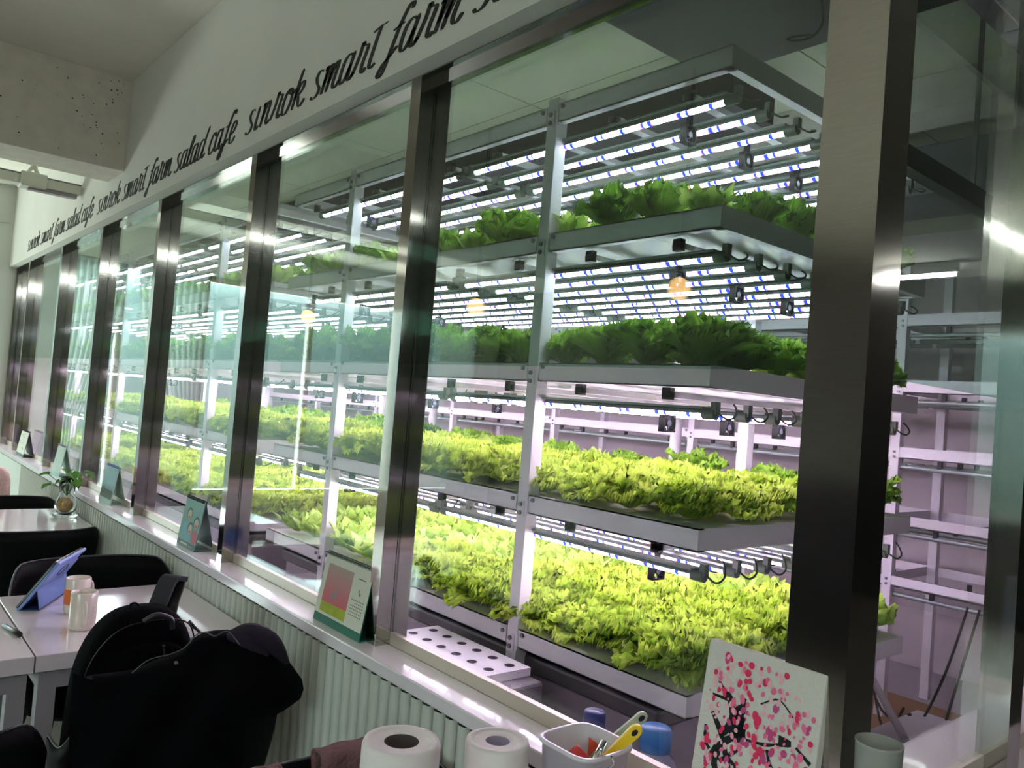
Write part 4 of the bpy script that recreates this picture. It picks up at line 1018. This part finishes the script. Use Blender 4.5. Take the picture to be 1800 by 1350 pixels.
# ------------------------------------------------------------------ backpack on the chair
def superell(mb, c, rx, ry, rz, e1=.55, e2=.5, nu=22, nv=36, fn=None, m=0):
    f = lambda c_, e: math.copysign(abs(c_)**e, c_)
    def g(u, v):
        a = 2*PI*v; b = PI*(u-.5)
        p = [rx*f(math.cos(b), e1)*f(math.cos(a), e2), ry*f(math.cos(b), e1)*f(math.sin(a), e2), rz*f(math.sin(b), e1)]
        if fn: p = fn(p, a, b)
        return (c[0]+p[0], c[1]+p[1], c[2]+p[2])
    mb.grid(g, nu, nv, m)
t = thing('backpack', 'black nylon backpack standing on the chair at the near table', 'backpack', (.585, 1.95, .445))
def bf(p, a, b):
    x, y, z = p; k = (z/.225)
    x *= 1 - .10*max(0, k)**2; x -= .018*max(0, -k)
    z -= .045*max(0, -x/.13)**2*max(0, k)      # the left shoulder falls lower
    return [x, y, z]
mb = MB(); superell(mb, (.580, 1.955, .675), .130, .082, .222, .62, .62, fn=bf); mb.build('bag_body', FAB, t)
mb = MB()   # front pocket panel
superell(mb, (.588, 1.885, .66), .098, .030, .17, .6, .6); mb.build('front_pocket', FAB, t)
LEA = mat('black_leather', srgb(42, 38, 46), .35)
mb = MB(); P = crom([pt(252, 1093, 1.87), pt(275, 1081, 1.865), pt(300, 1088, 1.865), pt(303, 1105, 1.868)], 5); mb.tube(P, [.006]*len(P), 8); mb.build('grab_patch', LEA, t)
mb = MB()   # shoulder strap loop reaching over
def ribbon(pts, w, side, th=.006, m=0, mb=None):
    P = [Vector(p) for p in crom(pts, 6)]; s = Vector(side).normalized(); vs = []
    for i, p in enumerate(P):
        tt = (P[min(i+1, len(P)-1)]-P[max(0, i-1)]).normalized(); n_ = tt.cross(s).normalized()*th; ww = s*w
        vs += [p-ww-n_, p+ww-n_, p+ww+n_, p-ww+n_]
    fs = [(4*i+k, 4*i+(k+1) % 4, 4*i+4+(k+1) % 4, 4*i+4+k) for i in range(len(P)-1) for k in range(4)]; fs += [(0, 1, 2, 3), (4*len(P)-1, 4*len(P)-2, 4*len(P)-3, 4*len(P)-4)]
    mb.add(vs, fs, m, False)
ribbon([pt(270, 1085, 1.99), pt(283, 1050, 2.0), pt(298, 1018, 2.02), pt(316, 1016, 2.03)], .020, (.80, -.60, -.1), .006, 0, mb)
ribbon([pt(300, 1080, 1.99), pt(306, 1055, 2.0), pt(315, 1030, 2.02), pt(318, 1018, 2.03)], .012, (.80, -.60, -.1), .005, 1, mb)
mb.build('shoulder_strap', [mat('strap_grey', srgb(40, 40, 46), .8), BLK], t)
mb = MB(); P = crom([pt(229, 1072, 1.95), pt(229, 1063, 1.95), pt(237, 1060, 1.95), pt(244, 1064, 1.95), pt(243, 1071, 1.95)], 4); mb.tube(P, .0025, 6); mb.build('hang_loop', BLKR, t)
mb = MB(); P = crom([(.455+.0, 1.90, .70), (.47, 1.885, .80), (.52, 1.88, .865), (.60, 1.88, .88), (.67, 1.885, .865), (.70, 1.90, .80)], 6); mb.tube(P, .0018, 6)
for (a, b) in ((333, 1092), (338, 1098)): mb.tube([pt(a, b, 1.90), pt(a+5, b+6, 1.89)], .004, 6, 1)
mb.tube([pt(340, 1100, 1.89), pt(352, 1112, 1.885)], .0035, 6, 1); mb.tube([pt(288, 1140, 1.86), pt(289, 1152, 1.86)], .0018, 6, 1); mb.lathe(tuple(pt(288, 1136, 1.86)), [(0, -.004), (.004, 0), (0, .004)], 8, 1)
mb.build('zipper', [BLK, mat('zip_metal', srgb(70, 68, 74), .3, .6)], t)

# ------------------------------------------------------------------ dark jacket over the chair back
t = thing('down_jacket', 'black and dark purple padded jacket draped over the chair back', 'jacket', (.66, 1.72, .45))
out = [(128,1183),(140,1194),(160,1186),(200,1182),(240,1176),(275,1158),(315,1148),(338,1122),(360,1110),(395,1106),(440,1112),(480,1132),(510,1165),(535,1200),(532,1225),(505,1246),(475,1262),(430,1272),(428,1420),(300,1450),(120,1450),(122,1250)]
def depthof(px_, py_):
    # nearer in the middle of the bundle, wrapping back at the rim
    return 1.70
cen = (330, 1260); N = 72
L_ = []
tot_ = [0]
for i in range(len(out)):
    a, b = out[i], out[(i+1) % len(out)]; tot_.append(tot_[-1]+math.hypot(b[0]-a[0], b[1]-a[1]))
def outline(s):
    s = (s % 1)*tot_[-1]
    for i in range(len(out)):
        if s <= tot_[i+1]+1e-9:
            k = (s-tot_[i])/(tot_[i+1]-tot_[i]); a, b = out[i], out[(i+1) % len(out)]; return (a[0]+(b[0]-a[0])*k, a[1]+(b[1]-a[1])*k)
rnd = random.Random(8)
def jf(side):
    def g(u, v):
        ox, oy = outline(v); x = cen[0]+(ox-cen[0])*u; y = cen[1]+(oy-cen[1])*u
        h = math.sqrt(max(0, 1-u**3.2))
        right = max(0, (x-330)/200)
        fold = .010*math.sin(x*.045+y*.03)+.008*math.sin(x*.02-y*.06+1)
        d = 1.715 - side*h*(.045+.075*right) + fold*h*(1 if side > 0 else 0) + .05*right
        return tuple(pt(x, y, d))
    return g
mb = MB(); mb.grid(jf(1), 16, N+1); mb.grid(jf(-.5), 8, N+1, flip=True); mb.build('jacket_shell', NAVY, t)
PUR = mat('dark_purple_nylon', srgb(40, 32, 46), .7, spec=.2)
mb = MB()
for (a, b, c_, d_) in (((405,1112),(440,1112),(478,1132),(505,1165)), ((398,1120),(425,1122),(452,1140),(470,1160))):
    P = crom([pt(*q, 1.70) for q in (a, b, c_, d_)], 6); mb.tube(P, [.006+.018*math.sin(PI*min(1, i/(len(P)-1))) for i in range(len(P))], 12)
mb.build('quilted_sleeve', PUR, t, label='dark purple quilted sleeve')
mb = MB(); P = crom([pt(232, 1183, 1.63), pt(262, 1160, 1.62), pt(300, 1150, 1.61), pt(325, 1138, 1.62), pt(345, 1116, 1.64), pt(362, 1112, 1.64), pt(378, 1118, 1.63), pt(400, 1110, 1.62), pt(422, 1134, 1.61)], 6); mb.tube(P, .0012, 6)
mb.tube([pt(309, 1165, 1.615), pt(310, 1165, 1.608)], .0032, 12, 1); mb.build('piping_and_snap', [mat('piping_grey', srgb(60, 62, 66), .5), mat('snap_metal', srgb(120, 120, 124), .3, .8)], t)

# ================================================================== CAFE CEILING FIXTURES
CH = mat('white_channel', srgb(206, 208, 198), .5)
t = thing('hanging_channel', 'white service channel hung across the far ceiling by the beam', 'channel', (.3, 4.9, 2.40))
mb = MB(); mb.box(-1.2, .945, 4.86, 4.93, 2.385, 2.435); mb.box(-1.2, .945, 4.855, 4.935, 2.435, 2.441, 1); mb.build('channel_body', [CH, TFRAME], t, bevel=.004)
mb = MB(); mb.box(.66, .78, 4.84, 4.95, 2.375, 2.45); mb.obox((.72, 4.90, 2.50), (.030, 0, .06), (0, .012, 0), (.008, 0, -.004)); mb.obox((.72, 4.90, 2.50), (-.030, 0, .06), (0, .012, 0), (.008, 0, .004)); mb.box(.715, .725, 4.895, 4.905, 2.53, 2.80); mb.build('hanger', CH, t, bevel=.006)
mb = MB(); mb.box(.70, .93, 4.87, 4.92, 2.365, 2.384); mb.build('lower_strip', TFRAME, t)
mb = MB(); mb.tube(crom([(.79, YE-.02, 2.50), (.79, 7.3, 2.46), (.80, 7.13, 2.50), (.93, 7.12, 2.52)], 5), .006, 6); mb.build('wall_cable', CH, label='thin pale cable stapled across the far left wall', cat='cable')
# globe pendants and one tube lamp mirrored in the glass; two fill lamps added
GLO = mat('warm_globe', (1, .62, .25, 1), .3, emit=(1, .55, .2, 1), es=3)
for (x, y, z, lab) in ((-.30, 5.0, 1.92, 'warm globe pendant over the far end of the cafe'), (-.30, 3.15, 1.90, 'warm globe pendant over the middle of the cafe'), (-.38, 1.967, 1.93, 'warm globe pendant nearest the viewer')):
    t = thing('globe_pendant', lab, 'pendant', (x, y, z), 'warm globe pendants')
    MB().lathe((x, y, z), [(0, -.045), (.028, -.036), (.045, 0), (.032, .032), (.012, .045), (0, .045)], 20).build('globe', GLO, t)
    MB().tube([(x, y, z+.045), (x, y, z+.09)], .014, 10).build('socket', BLK, t)
    MB().tube([(x, y, z+.09), (x, y, CZ)], .003, 6).build('cord', BLK, t)
TUBEL = mat('cafe_tube_light', (1, 1, 1, 1), .3, emit=(.92, .95, .90, 1), es=26)
for (x, y, lab) in ((-2.2, -.8, 'unseen tube lamp added behind the viewer to brighten the cafe, by the added window'), (-.5, -1.7, 'unseen tube lamp added behind the viewer to brighten the cafe, in the middle')):  # out-of-view lamps added as fill for the cafe walls
    t = thing('tube_lamp', lab, 'lamp', (x, y, 2.74), 'slim ceiling tube lamps')
    MB().box(x-.6, x+.6, y-.02, y+.02, 2.745, 2.799).build('lamp_body', WHITE, t)
    MB().tube([(x-.58, y, 2.73), (x+.58, y, 2.73)], .013, 10).build('lamp_tube', TUBEL, t)
x, y = 6.42, -1.75
t = thing('tube_lamp', 'slim white ceiling tube lamp mirrored in the return window beside the column', 'lamp', (x, y, 2.70), 'slim ceiling tube lamps')
MB().box(x-.02, x+.02, y-.33, y+.33, 2.715, 2.799).build('lamp_body', WHITE, t)
MB().tube([(x, y-.31, 2.70), (x, y+.31, 2.70)], .018, 10).build('lamp_tube', TUBEL, t)
